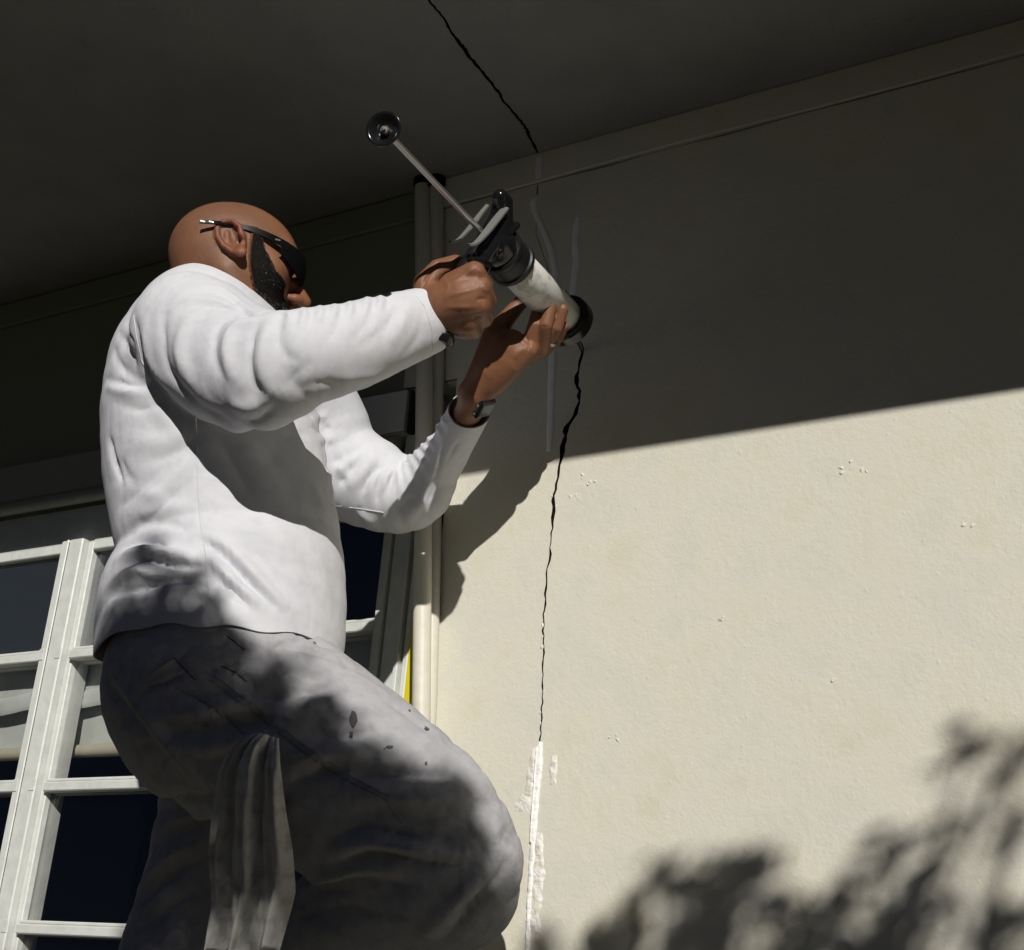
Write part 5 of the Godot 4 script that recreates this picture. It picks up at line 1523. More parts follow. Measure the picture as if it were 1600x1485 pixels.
const RAG := [[-0.1749, 1.9487, 0.4583, -0.1426, 1.9442, 0.4428], [-0.1933, 1.9261, 0.4717, -0.1293, 1.9233, 0.4471], [-0.2064, 1.8949, 0.4670, -0.1219, 1.9007, 0.4463], [-0.2187, 1.8458, 0.4493, -0.1227, 1.8522, 0.4288], [-0.2306, 1.8004, 0.4329, -0.1262, 1.8119, 0.4096], [-0.2376, 1.7553, 0.4137, -0.1322, 1.7640, 0.3883], [-0.2472, 1.7212, 0.4012, -0.1444, 1.7301, 0.3776], [-0.2586, 1.6793, 0.3862, -0.1616, 1.6847, 0.3647]]
const PAINT_SPOTS := [[-0.0742, 1.9821, 0.3890, 0.7192, 0.2590, 0.6447, 0.0060, 0.0110], [-0.0733, 1.9626, 0.3906, 0.6222, 0.1991, 0.7571, 0.0030, 0.0030], [-0.0165, 1.9856, 0.3049, 0.6606, 0.6935, 0.2877, 0.0040, 0.0040], [-0.0389, 1.9471, 0.3637, 0.4030, 0.4335, 0.8060, 0.0025, 0.0060], [-0.0351, 1.9493, 0.3608, 0.3945, 0.3729, 0.8398, 0.0070, 0.0040], [-0.1568, 2.0895, 0.3854, 0.7153, 0.6656, 0.2129, 0.0030, 0.0030], [0.0048, 1.9339, 0.3289, 0.7480, 0.3200, 0.5815, 0.0020, 0.0030], [-0.0418, 2.0090, 0.3124, 0.7125, 0.6915, 0.1189, 0.0020, 0.0020]]
const HAND_FOLDS := [
	[[Vector3(0.017, 2.554, 0.465), Vector3(0.021, 2.573, 0.462), Vector3(0.028, 2.591, 0.455), Vector3(0.037, 2.604, 0.440)], 0.003, -0.004],
	[[Vector3(0.052, 2.544, 0.469), Vector3(0.073, 2.554, 0.465), Vector3(0.097, 2.572, 0.459)], 0.0035, 0.0018],
	[[Vector3(0.058, 2.530, 0.468), Vector3(0.082, 2.534, 0.464), Vector3(0.103, 2.545, 0.448)], 0.0035, 0.0016],
	[[Vector3(0.056, 2.517, 0.463), Vector3(0.079, 2.516, 0.456), Vector3(0.097, 2.522, 0.440)], 0.0035, 0.0014],
	[[Vector3(0.028, 2.559, 0.461), Vector3(0.031, 2.581, 0.449), Vector3(0.041, 2.600, 0.428)], 0.003, 0.001],
	[[Vector3(0.031, 2.578, 0.448), Vector3(0.061, 2.548, 0.468), Vector3(0.058, 2.530, 0.468)], 0.0022, 0.001],
	[[Vector3(0.105, 2.563, 0.440), Vector3(0.102, 2.560, 0.450), Vector3(0.098, 2.560, 0.454)], 0.0028, -0.003],
	[[Vector3(0.103, 2.534, 0.435), Vector3(0.099, 2.530, 0.445), Vector3(0.096, 2.527, 0.448)], 0.0028, -0.003],
	[[Vector3(0.092, 2.515, 0.424), Vector3(0.089, 2.512, 0.431), Vector3(0.084, 2.509, 0.434)], 0.0028, -0.0026],
	[[Vector3(0.099, 2.570, 0.457), Vector3(0.102, 2.568, 0.450), Vector3(0.103, 2.567, 0.443)], 0.004, 0.0015],
	[[Vector3(0.103, 2.547, 0.449), Vector3(0.105, 2.544, 0.443), Vector3(0.104, 2.539, 0.440)], 0.004, 0.0018],
	[[Vector3(0.100, 2.526, 0.438), Vector3(0.099, 2.522, 0.433), Vector3(0.096, 2.517, 0.431)], 0.0035, 0.0016],
	[[Vector3(0.054, 2.575, 0.250), Vector3(0.059, 2.561, 0.249), Vector3(0.058, 2.554, 0.248)], 0.0022, -0.0022],
	[[Vector3(0.049, 2.566, 0.256), Vector3(0.056, 2.559, 0.251), Vector3(0.060, 2.554, 0.246)], 0.002, -0.0016],
	[[Vector3(0.021, 2.608, 0.249), Vector3(0.030, 2.576, 0.270), Vector3(0.015, 2.557, 0.272)], 0.003, -0.002],
	[[Vector3(0.038, 2.539, 0.255), Vector3(0.049, 2.552, 0.254), Vector3(0.062, 2.562, 0.247)], 0.006, 0.002],
	[[Vector3(0.089, 2.588, 0.248), Vector3(0.085, 2.586, 0.249), Vector3(0.080, 2.588, 0.252)], 0.0018, -0.0014],
	[[Vector3(0.069, 2.596, 0.257), Vector3(0.065, 2.596, 0.258), Vector3(0.059, 2.600, 0.254)], 0.0016, -0.0012]]
const SEAMS := [
	[0, 0.0007, [Vector3(-0.2627, 2.3658, 0.5679), Vector3(-0.2930, 2.3593, 0.5323), Vector3(-0.2905, 2.3342, 0.5285), Vector3(-0.2890, 2.3098, 0.5236), Vector3(-0.2860, 2.2873, 0.5201), Vector3(-0.2832, 2.2650, 0.5165), Vector3(-0.2797, 2.2426, 0.5136), Vector3(-0.2710, 2.2220, 0.5145), Vector3(-0.2670, 2.2037, 0.5107), Vector3(-0.2574, 2.1831, 0.5127), Vector3(-0.2553, 2.1643, 0.5085), Vector3(-0.2502, 2.1444, 0.5074), Vector3(-0.2450, 2.1246, 0.5064)]],
	[0, 0.001, [Vector3(-0.3668, 2.5163, 0.6162), Vector3(-0.3639, 2.5057, 0.6150), Vector3(-0.3627, 2.4963, 0.6123), Vector3(-0.3627, 2.4876, 0.6086), Vector3(-0.3619, 2.4770, 0.6033), Vector3(-0.3625, 2.4671, 0.5967), Vector3(-0.3637, 2.4577, 0.5896), Vector3(-0.3597, 2.4488, 0.5847), Vector3(-0.3555, 2.4398, 0.5800), Vector3(-0.3523, 2.4315, 0.5743)]],
	[0, 0.0006, [Vector3(0.0116, 2.5436, 0.4786), Vector3(0.0213, 2.5321, 0.4811), Vector3(0.0274, 2.5238, 0.4788), Vector3(0.0319, 2.5169, 0.4746), Vector3(0.0346, 2.5068, 0.4711), Vector3(0.0358, 2.4979, 0.4657), Vector3(0.0356, 2.4903, 0.4583), Vector3(0.0328, 2.4831, 0.4524), Vector3(0.0287, 2.4769, 0.4447), Vector3(0.0218, 2.4730, 0.4331)]],
	[0, 0.0009, [Vector3(-0.2075, 2.3158, 0.3255), Vector3(-0.3087, 2.3785, 0.1824), Vector3(-0.2935, 2.3761, 0.1789), Vector3(-0.2802, 2.3748, 0.1732), Vector3(-0.2663, 2.3720, 0.1696), Vector3(-0.2544, 2.3705, 0.1634), Vector3(-0.2426, 2.3689, 0.1573)]],
	[1, 0.0009, [Vector3(-0.2289, 2.0150, 0.4978), Vector3(-0.2137, 2.0029, 0.4835), Vector3(-0.1926, 1.9890, 0.4755), Vector3(-0.1839, 1.9789, 0.4540), Vector3(-0.1644, 1.9651, 0.4465), Vector3(-0.1448, 1.9514, 0.4392), Vector3(-0.1278, 1.9385, 0.4292), Vector3(-0.1056, 1.9258, 0.4241), Vector3(-0.0972, 1.9168, 0.4022), Vector3(-0.0780, 1.9049, 0.3937), Vector3(-0.0580, 1.8963, 0.3872), Vector3(-0.0366, 1.8873, 0.3828), Vector3(-0.0197, 1.8795, 0.3727), Vector3(-0.0185, 1.8718, 0.3618), Vector3(-0.0177, 1.8641, 0.3503), Vector3(-0.0123, 1.8552, 0.3451)]],
	[1, 0.0008, [Vector3(-0.2241, 2.0206, 0.4953), Vector3(-0.2075, 2.0080, 0.4824), Vector3(-0.1898, 1.9951, 0.4708), Vector3(-0.1735, 1.9827, 0.4577), Vector3(-0.1580, 1.9701, 0.4457), Vector3(-0.1378, 1.9562, 0.4392), Vector3(-0.1215, 1.9435, 0.4284), Vector3(-0.0987, 1.9305, 0.4241), Vector3(-0.0881, 1.9210, 0.4050), Vector3(-0.0723, 1.9100, 0.3923), Vector3(-0.0532, 1.9013, 0.3849), Vector3(-0.0313, 1.8918, 0.3816), Vector3(-0.0140, 1.8836, 0.3724)]],
	[1, 0.0008, [Vector3(-0.2753, 2.0058, 0.5192), Vector3(-0.2603, 1.9986, 0.5109), Vector3(-0.2460, 1.9917, 0.5020), Vector3(-0.2273, 1.9834, 0.4978), Vector3(-0.2192, 1.9770, 0.4911), Vector3(-0.2163, 1.9721, 0.4790), Vector3(-0.2165, 1.9680, 0.4634), Vector3(-0.2064, 1.9605, 0.4596), Vector3(-0.1908, 1.9515, 0.4620), Vector3(-0.1792, 1.9436, 0.4602)]],
	[1, 0.0008, [Vector3(-0.3095, 2.0016, 0.5263), Vector3(-0.3002, 2.0034, 0.5252), Vector3(-0.2910, 2.0053, 0.5241), Vector3(-0.2847, 2.0080, 0.5201), Vector3(-0.2748, 2.0124, 0.5186), Vector3(-0.2653, 2.0168, 0.5168), Vector3(-0.2576, 2.0219, 0.5130)]],
	[1, 0.0007, [Vector3(-0.3030, 2.0191, 0.5321), Vector3(-0.2955, 2.0222, 0.5329), Vector3(-0.2894, 2.0256, 0.5324), Vector3(-0.2843, 2.0294, 0.5308), Vector3(-0.2785, 2.0332, 0.5291), Vector3(-0.2745, 2.0376, 0.5257), Vector3(-0.2710, 2.0421, 0.5217)]],
	[2, 0.0008, [Vector3(-0.2207, 2.0351, 0.4900), Vector3(-0.2168, 2.0333, 0.4848), Vector3(-0.2110, 2.0308, 0.4818), Vector3(-0.2069, 2.0290, 0.4769), Vector3(-0.2016, 2.0252, 0.4745), Vector3(-0.1959, 2.0212, 0.4725), Vector3(-0.1919, 2.0179, 0.4687)]],
	[2, 0.0007, [Vector3(-0.2728, 2.0414, 0.5249), Vector3(-0.2699, 2.0369, 0.5199), Vector3(-0.2647, 2.0317, 0.5173), Vector3(-0.2600, 2.0266, 0.5142), Vector3(-0.2548, 2.0222, 0.5121), Vector3(-0.2501, 2.0180, 0.5096), Vector3(-0.2449, 2.0136, 0.5075)]],
	[2, 0.0007, [Vector3(-0.2230, 2.0767, 0.4856), Vector3(-0.2205, 2.0743, 0.4820), Vector3(-0.2168, 2.0715, 0.4797), Vector3(-0.2130, 2.0686, 0.4776), Vector3(-0.2099, 2.0660, 0.4748), Vector3(-0.2061, 2.0631, 0.4728), Vector3(-0.2020, 2.0601, 0.4711)]]]

# ------------------------------------------------------------------ the man
var face := Basis()        # x to his right, y up, z to the back of his head

func build_person() -> void:
	var body := Hull.new()
	var jobs := [head_skin, core_skin, right_hand, left_hand, shirt_skin, trousers_skin]
	var done := []
	done.resize(jobs.size())
	made = done
	var fw := Vector3(0.69, -0.045, -0.72).normalized()
	var rt := fw.cross(Vector3(0.03, 1, 0)).normalized()
	face = Basis(rt, rt.cross(fw), -fw)
	var ids := []
	for i in jobs.size():
		ids.append(WorkerThreadPool.add_task(work.bind(jobs[i], i)))
	for id in ids:
		WorkerThreadPool.wait_for_task_completion(id)
	for i in 4:
		body.add(made[i])
	var man := piece("person", body.mesh(), mats.skin)
	tag(man, "bald bearded man in a white long-sleeved shirt and grey work trousers working overhead", "person")
	piece("shirt", made[4].mesh(), mats.shirt_cloth, man)
	piece("trousers", made[5].mesh(), mats.trouser_cloth, man)
	build_beard(made[0], man)
	for sm in SEAMS:
		var sp := start()
		var line := spline(sm[2], 5)
		tube(sp, line, ramp(sm[1], sm[1], line.size()), 6)
		var host: Node3D = man.get_node("shirt" if sm[0] == 0 else "trousers")
		piece("seam" if sm[0] < 2 else "pocket_edge", finish(sp), [mats.seam_shirt, mats.seam_trousers, mats.paint_spot][sm[0]], host)
	for b in [[Vector3(-0.565, 1.10, 0.255), 0.0], [Vector3(-0.490, 1.375, 0.155), 0.1]]:
		var bf := Field.new()
		var c := Chain.new()
		for q in [[0.0, 0.13, 0.0, 0.052], [0.0, 0.04, 0.0, 0.048], [0.06, 0.005, 0.0, 0.043], [0.16, -0.010, 0.0, 0.036], [0.19, -0.012, 0.0, 0.034]]:
			c.c.append(b[0] + Vector3(q[0], q[1], q[2]).rotated(Vector3.UP, b[1]))
			c.r.append(q[3])
		c.done()
		bf.put(c, 0.01)
		var hb := skin_of(bf, c.lo - Vector3.ONE * 0.02, c.hi + Vector3.ONE * 0.02, 0.012)
		hb.normals()
		piece("boot", hb.mesh(), mats.boot_leather, man)
	for q in PAINT_SPOTS:
		var st := start()
		st.set_smooth_group(-1)
		var at := Vector3(q[0], q[1], q[2])
		var n := Vector3(q[3], q[4], q[5])
		var a := n.cross(Vector3.UP).normalized()
		var b2 := n.cross(a)
		var rr := RandomNumberGenerator.new()
		rr.seed = int(q[0] * 10000)
		var ring := []
		for k in 11:
			var an := TAU * k / 11.0
			ring.append(at + (a * cos(an) * q[6] + b2 * sin(an) * q[7]) * rr.randf_range(0.65, 1.2) + n * 0.0003)
		for k in 11:
			for v in [at + n * 0.0006, ring[(k + 1) % 11], ring[k]]:
				st.add_vertex(v)
		piece("paint_spot", finish(st), mats.paint_spot, man.get_node("trousers"))
	build_rag()

var made := []

func work(job: Callable, i: int) -> void:
	made[i] = job.call()

func core_skin() -> Hull:
	var core := Field.new()
	core.put(tube_of(TORSO, 2, -0.022), 0.03)
	core.put(tube_of(PELVIS, 2, -0.02), 0.03)
	core.put(tube_of(ARM_RIGHT, 2), 0.03)
	core.put(tube_of(ARM_LEFT, 2), 0.03)
	core.put(tube_of(LEG_RIGHT, 2, -0.022), 0.03)
	core.put(tube_of(LEG_LEFT, 2, -0.022), 0.03)
	var cs := skin_of(core, Vector3(-1.1, 0.85, -0.2), Vector3(0.25, 2.85, 0.85), 0.024)
	cs.normals()
	cs.colour.resize(cs.p.size())
	cs.colour.fill(Color(1, 1, 1))
	return cs

func in_head(x: float, y: float, z: float) -> Vector3:   # right, up, forward of the middle of the head
	return HEAD_AT + (face.x * x + face.y * y - face.z * z) * HEAD_SIZE

func head_egg(x: float, y: float, z: float, rx: float, ry: float, rz: float, pitch := 0.0, yaw := 0.0) -> Egg:
	var b := face * Basis(Vector3.RIGHT, pitch) * Basis(Vector3.UP, yaw)
	return egg(in_head(x, y, z), Vector3(rx, ry, rz) * HEAD_SIZE, b)

func head_chain(rows: Array) -> Chain:
	var t := Chain.new()
	for r in rows:
		t.c.append(in_head(r[0], r[1], r[2]))
		t.r.append(r[3] * HEAD_SIZE)
	t.done()
	return t

const HEAD_SIZE := 0.965

func head_skin() -> Hull:
	var f := Field.new()
	f.put(head_egg(0, 0.012, -0.004, 0.0775, 0.088, 0.098), 0.02)
	f.put(head_egg(0, 0.020, 0.030, 0.066, 0.068, 0.066), 0.03)
	f.put(head_egg(0, -0.052, 0.036, 0.056, 0.066, 0.054), 0.035)
	f.put(head_chain([[0, -0.105, 0.072, 0.022], [0, -0.1, 0.05, 0.026]]), 0.03)
	for s in [-1.0, 1.0]:
		f.put(head_chain([[s * 0.056, -0.045, -0.004, 0.014], [s * 0.050, -0.078, 0.012, 0.014], [s * 0.024, -0.106, 0.064, 0.014]]), 0.03)
		f.put(head_egg(s * 0.046, -0.022, 0.062, 0.022, 0.020, 0.020), 0.03)
		f.put(head_chain([[s * 0.008, 0.021, 0.092, 0.011], [s * 0.045, 0.023, 0.078, 0.011]]), 0.02)
		f.put(head_egg(s * 0.031, 0.002, 0.094, 0.017, 0.012, 0.010), 0.014, true)
		f.put(head_egg(s * 0.031, 0.002, 0.078, 0.0145, 0.0125, 0.0125), 0.004)
		f.put(head_egg(s * 0.0125, -0.042, 0.108, 0.0095, 0.0085, 0.012), 0.008)
		f.put(head_egg(s * 0.008, -0.051, 0.113, 0.0042, 0.005, 0.006), 0.004, true)
	f.put(head_chain([[0, 0.010, 0.091, 0.0085], [0, -0.018, 0.110, 0.0095], [0, -0.038, 0.124, 0.0120]]), 0.012)
	f.put(head_egg(0, -0.066, 0.091, 0.024, 0.0065, 0.010), 0.008)
	f.put(head_egg(0, -0.076, 0.089, 0.020, 0.0075, 0.010), 0.008)
	f.put(tube_of(NECK, 2), 0.035)
	# ears
	for s in [-1.0, 1.0]:
		var b := face * Basis(Vector3.UP, s * -0.42) * Basis(Vector3.RIGHT, 0.55)
		var at := in_head(s * 0.0790, 0.002, -0.004)
		f.put(egg(at, Vector3(0.0075, 0.030, 0.0175), b), 0.006)
		var rim := Chain.new()
		for q in [[0.010, -0.004, 0.013], [0.012, 0.010, 0.016], [0.013, 0.024, 0.010], [0.0135, 0.031, -0.003], [0.014, 0.026, -0.015], [0.014, 0.010, -0.020], [0.012, -0.008, -0.0175], [0.009, -0.022, -0.010], [0.008, -0.031, 0.0]]:
			rim.c.append(at + b.x * s * q[0] * 0.62 + b.y * q[1] - b.z * q[2])
			rim.r.append(0.0040)
		rim.done()
		f.put(egg(at + b.x * s * 0.008 + b.y * 0.004 - b.z * 0.001, Vector3(0.0085, 0.021, 0.0115), b), 0.005, true)
		f.put(rim, 0.004)
		f.put(egg(at + b.x * s * 0.0035 - b.y * 0.029 - b.z * 0.003, Vector3(0.0055, 0.0095, 0.0085), b), 0.006)
		f.put(egg(at + b.x * s * 0.003 - b.y * 0.004 - b.z * -0.014 * -1.0, Vector3(0.0045, 0.007, 0.0045), b), 0.005)
		f.put(egg(at + b.x * s * 0.0015 + b.y * 0.006 - b.z * -0.0075, Vector3(0.0052, 0.015, 0.0045), b * Basis(Vector3.RIGHT, -0.25)), 0.005)
		f.put(egg(at + b.x * s * 0.004 - b.y * 0.006 - b.z * 0.004, Vector3(0.009, 0.0075, 0.0062), b), 0.004, true)
	var m := Vector3(0.135, 0.165, 0.135)
	var s := skin_of(f, HEAD_AT - m - Vector3(0, 0.02, 0), HEAD_AT + m, 0.0044 * COARSE)
	finer(s, f)
	s.normals()
	s.colour.resize(s.p.size())
	for i in s.p.size():
		var q := s.p[i] - HEAD_AT
		var y := q.dot(face.y)
		var z := -q.dot(face.z)
		var x := absf(q.dot(face.x))
		var c := Color(1, 1, 1)
		# cheeks, ears and nose run redder
		if x > 0.077 and z < 0.02 and y < 0.05 and y > -0.05:
			c = Color(1.06, 0.80, 0.74)
		elif z > 0.098 and y < -0.01:
			c = Color(1.05, 0.86, 0.82)
		# shaved hair darkens the sides and back of the scalp
		var shaved := smoothstep(0.060, 0.030, z + 0.5 * maxf(y - 0.03, 0.0)) * smoothstep(-0.070, -0.045, y) * smoothstep(0.105, 0.085, y)
		c = c.lerp(Color(c.r * 0.86, c.g * 0.90, c.b * 0.97), shaved)
		var v := 1.0 + 0.16 * blot.get_noise_3dv(s.p[i] * 300.0) + 0.08 * blot.get_noise_3dv(s.p[i] * 1500.0)
		s.colour[i] = Color(c.r * v, c.g * v, c.b * v)
	return s

var blot := noise(83, 0.05, 3)

# how thickly the beard grows at a place of the face: right, up, forward
func beard_at(x: float, y: float, z: float) -> float:
	x = absf(x)
	if y > 0.034 or z < 0.0:
		return 0.0
	var ys := [0.034, 0.0, -0.03, -0.06, -0.08, -0.11, -0.14]
	var back := [0.018, 0.019, 0.024, 0.036, 0.046, 0.054, 0.078]
	var front := [0.031, 0.047, 0.070, 0.150, 0.150, 0.150, 0.150]
	var b := 0.0
	var f := 0.0
	for i in 6:
		if y <= ys[i] and y >= ys[i + 1]:
			var t: float = (ys[i] - y) / (ys[i] - ys[i + 1])
			b = lerpf(back[i], back[i + 1], t)
			f = lerpf(front[i], front[i + 1], t)
	if y < -0.14:
		return 0.0
	# bare under the nose's wings and on the lips
	if z > 0.085 and y > -0.052:
		return 0.0
	if x < 0.021 and y > -0.082 and y < -0.063 and z > 0.085:
		return 0.0
	return smoothstep(0.0, 0.008, z - b) * smoothstep(0.0, 0.007, f - z) * smoothstep(0.036, 0.024, y)

func in_face(p: Vector3) -> Vector3:
	var q := (p - HEAD_AT) / HEAD_SIZE
	return Vector3(q.dot(face.x), q.dot(face.y), -q.dot(face.z))

func build_beard(head: Hull, man: Node3D) -> void:
	var rng := RandomNumberGenerator.new()
	rng.seed = 515
	var under := Hull.new()
	var seat := {}
	var m := PackedFloat32Array()
	m.resize(head.p.size())
	for i in head.p.size():
		var q := in_face(head.p[i])
		m[i] = beard_at(q.x, q.y, q.z)
	var hair := start()
	hair.set_smooth_group(-1)
	for i in range(0, head.t.size(), 3):
		var a := head.t[i]; var b := head.t[i + 1]; var c := head.t[i + 2]
		var mm := (m[a] + m[b] + m[c]) / 3.0
		if mm <= 0.02:
			continue
		for k in [a, b, c]:
			if not seat.has(k):
				seat[k] = under.p.size()
				var v := 0.008 + 0.012 * rng.randf()
				under.p.append(head.p[k] + head.n[k] * (0.0008 + 0.0045 * m[k]) if m[k] > 0.05 else head.p[k] - head.n[k] * 0.0006)
				var blend := smoothstep(0.05, 0.75, m[k])
				under.colour.append(Color(lerpf(0.235, v, blend), lerpf(0.098, v * 0.92, blend), lerpf(0.047, v * 0.86, blend)))
			under.t.append(seat[k])
		var area := (head.p[b] - head.p[a]).cross(head.p[c] - head.p[a]).length() * 0.5
		var want := area * 1.9e6 * mm
		var n := int(want) + (1 if rng.randf() < want - int(want) else 0)
		for j in n:
			var u := rng.randf()
			var v := rng.randf()
			if u + v > 1.0:
				u = 1.0 - u
				v = 1.0 - v
			var root := head.p[a] + (head.p[b] - head.p[a]) * u + (head.p[c] - head.p[a]) * v
			var nn := (head.n[a] + head.n[b] + head.n[c]).normalized()
			var f := in_face(root)
			var way := (face.y * -0.75 - face.z * 0.45 + face.x * rng.randf_range(-0.5, 0.5) + face.y * rng.randf_range(-0.2, 0.3)).normalized()
			way = (way - nn * way.dot(nn)).normalized()
			var l := rng.randf_range(0.005, 0.011) * (0.55 + 0.6 * mm) * (1.25 if f.y < -0.06 else 0.9)
			var dir := (way + nn * rng.randf_range(0.5, 1.1)).normalized()
			var mid := root + dir * l * 0.5 + nn * 0.0006
			var tip := root + (dir * 0.75 + way * 0.35) * l
			var w := dir.cross(nn).normalized() * 0.00030
			var gray := rng.randf() < (0.10 + 0.34 * smoothstep(-0.05, -0.10, f.y))
			var g := rng.randf_range(0.09, 0.24) if gray else rng.randf_range(0.008, 0.03)
			hair.set_color(Color(g, g * 0.96, g * 0.90))
			for tri in [[root - w, root + w, mid + w], [root - w, mid + w, mid - w], [mid - w, mid + w, tip]]:
				for q in tri:
					hair.add_vertex(q)
	under.normals()
	var bd := piece("beard", under.mesh(), mats.beard, man)
	bd.set_meta("label", "short black beard flecked with grey")
	var h := piece("beard_hair", finish(hair), mats.beard, bd)
	h.set_meta("kind", "stuff")

func build_rag() -> void:
	var rag := thing("rag", "dirty grey rag hanging in folds from the man's trouser pocket", "rag", Vector3(RAG[0][0], RAG[0][1], RAG[0][2]))
	var st := start()
	st.set_smooth_group(0)
	var cols := 36
	var grid := []
	var per := 6
	for i in RAG.size() - 1:
		for k in per + (1 if i == RAG.size() - 2 else 0):
			var t := float(k) / per
			var l := Vector3(RAG[i][0], RAG[i][1], RAG[i][2]).lerp(Vector3(RAG[i + 1][0], RAG[i + 1][1], RAG[i + 1][2]), t)
			var r := Vector3(RAG[i][3], RAG[i][4], RAG[i][5]).lerp(Vector3(RAG[i + 1][3], RAG[i + 1][4], RAG[i + 1][5]), t)
			var deep := (i + t) / (RAG.size() - 1)
			var row := []
			var out := (r - l).cross(Vector3.DOWN).normalized()
			if out.z < 0:
				out = -out
			for c in cols + 1:
				var u := float(c) / cols
				var wob := 0.012 * sin(u * 15.0 + deep * 1.2) + 0.006 * sin(u * 33.0 + deep * 5.0) + 0.003 * sin(u * 61.0 - deep * 9.0)
				var p := l.lerp(r, u + 0.03 * sin(u * TAU * 2.0 + deep * 3.0) * sin(PI * u)) + out * (0.012 + wob * smoothstep(0.0, 0.25, deep + 0.08) + 0.016 * sin(PI * u))
				if i == RAG.size() - 2 and k == per:
					p.y += 0.012 * sin(u * 9.0) + 0.006 * sin(u * 23.0)
				row.append(p - rag.position)
			grid.append(row)
	for i in grid.size() - 1:
		for c in cols:
			quad(st, grid[i + 1][c], grid[i + 1][c + 1], grid[i][c + 1], grid[i][c])
	piece("cloth", finish(st), mats.rag_cloth, rag)

func hand_field(lists: Array, k := 0.006) -> Field:
	var f := Field.new()
	for l in lists:
		f.put(chain_of(l), k)
	return f

func plain_skin(f: Field, lo: Vector3, hi: Vector3, cell: float) -> Hull:
	var s := skin_of(f, lo, hi, cell)
	finer(s, f)
	fold(s, HAND_FOLDS)
	s.normals()
	s.colour.resize(s.p.size())
	for i in s.p.size():
		var v := 1.0 + 0.22 * blot.get_noise_3dv(s.p[i] * 500.0) + 0.12 * blot.get_noise_3dv(s.p[i] * 1900.0)
		s.colour[i] = Color(v, v * 0.98, v * 0.97)
	return s

func right_hand() -> Hull:
	var f := Field.new()
	f.put(chain_of(RH_PALM), 0.01)
	for l in [RH_INDEX, RH_MIDDLE, RH_RING, RH_PINKY]:
		f.put(chain_of(l), 0.007)
	f.put(chain_of(RH_THUMB), 0.008)
	f.put(tube_of(ARM_RIGHT.slice(3), 2), 0.02)
	var m := Vector3.ONE * 0.02
	var lo := Vector3.ONE * 1e9
	var hi := -lo
	for s in f.shapes.slice(0, 6):
		lo = lo.min(s.lo)
		hi = hi.max(s.hi)
	return plain_skin(f, lo - m, hi + m, 0.0034 * COARSE)

func left_hand() -> Hull:
	var f := Field.new()
	f.put(chain_of(LH_PALM), 0.01)
	f.put(chain_of(LH_HEEL), 0.012)
	for l in [LH_INDEX, LH_MIDDLE, LH_RING, LH_PINKY]:
		f.put(chain_of(l), 0.004)
	f.put(chain_of(LH_THUMB), 0.008)
	f.put(tube_of(ARM_LEFT.slice(3), 2), 0.02)
	var m := Vector3.ONE * 0.02
	var lo := Vector3.ONE * 1e9
	var hi := -lo
	for s in f.shapes.slice(0, 7):
		lo = lo.min(s.lo)
		hi = hi.max(s.hi)
	return plain_skin(f, lo - m - Vector3(0, 0.02, 0), hi + m, 0.0032 * COARSE)

func axis_of(rows: Array, i: int) -> Vector3:
	return (Vector3(rows[i][0], rows[i][1], rows[i][2]) - Vector3(rows[i - 1][0], rows[i - 1][1], rows[i - 1][2])).normalized()

func place(rows: Array, i: int) -> Vector3:
	return Vector3(rows[i][0], rows[i][1], rows[i][2])

func shirt_skin() -> Hull:
	var f := Field.new()
	f.put(tube_of(TORSO), 0.03)
	f.put(tube_of(SLEEVE_RIGHT), 0.022)
	f.put(tube_of(SLEEVE_LEFT), 0.022)
	var s := skin_of(f, Vector3(-0.95, 1.95, -0.08), Vector3(0.08, 2.82, 0.72), 0.0085 * COARSE)
	finer(s, f)
	fold(s, shirt_folds)
	crumple(s, 301, 0.0005, 0.0004, 1.0, Vector3(1.2, 0.8, 1.2))
	var hem := Vector3(-0.194, 2.091, 0.477)
	cut(s, hem, Vector3(0.0719, -0.9966, -0.0408), 0.75, 0.05, 0.0028, 0.0, 0.007)
	cut(s, place(SLEEVE_RIGHT, 7), axis_of(SLEEVE_RIGHT, 7), 0.09, 0.035)
	cut(s, place(SLEEVE_LEFT, 7), axis_of(SLEEVE_LEFT, 7), 0.08, 0.035)
	cut(s, NECK_AT - NECK_DIR * 0.026, NECK_DIR, 0.30, 0.03, 0.0028, 2.2)
	s.normals()
	return s

func trousers_skin() -> Hull:
	var f := Field.new()
	f.put(tube_of(PELVIS, 3, -0.008), 0.03)
	f.put(tube_of(LEG_RIGHT), 0.03)
	f.put(tube_of(LEG_LEFT), 0.025)
	var s := skin_of(f, Vector3(-1.1, 1.0, -0.25), Vector3(0.12, 2.30, 0.62), 0.0105 * COARSE)
	finer(s, f)
	fold(s, trouser_folds)
	crumple(s, 311, 0.0032, 0.0022, 1.0, Vector3(0.7, 1.4, 0.9))
	s.normals()
	return s

const COARSE := 1.0

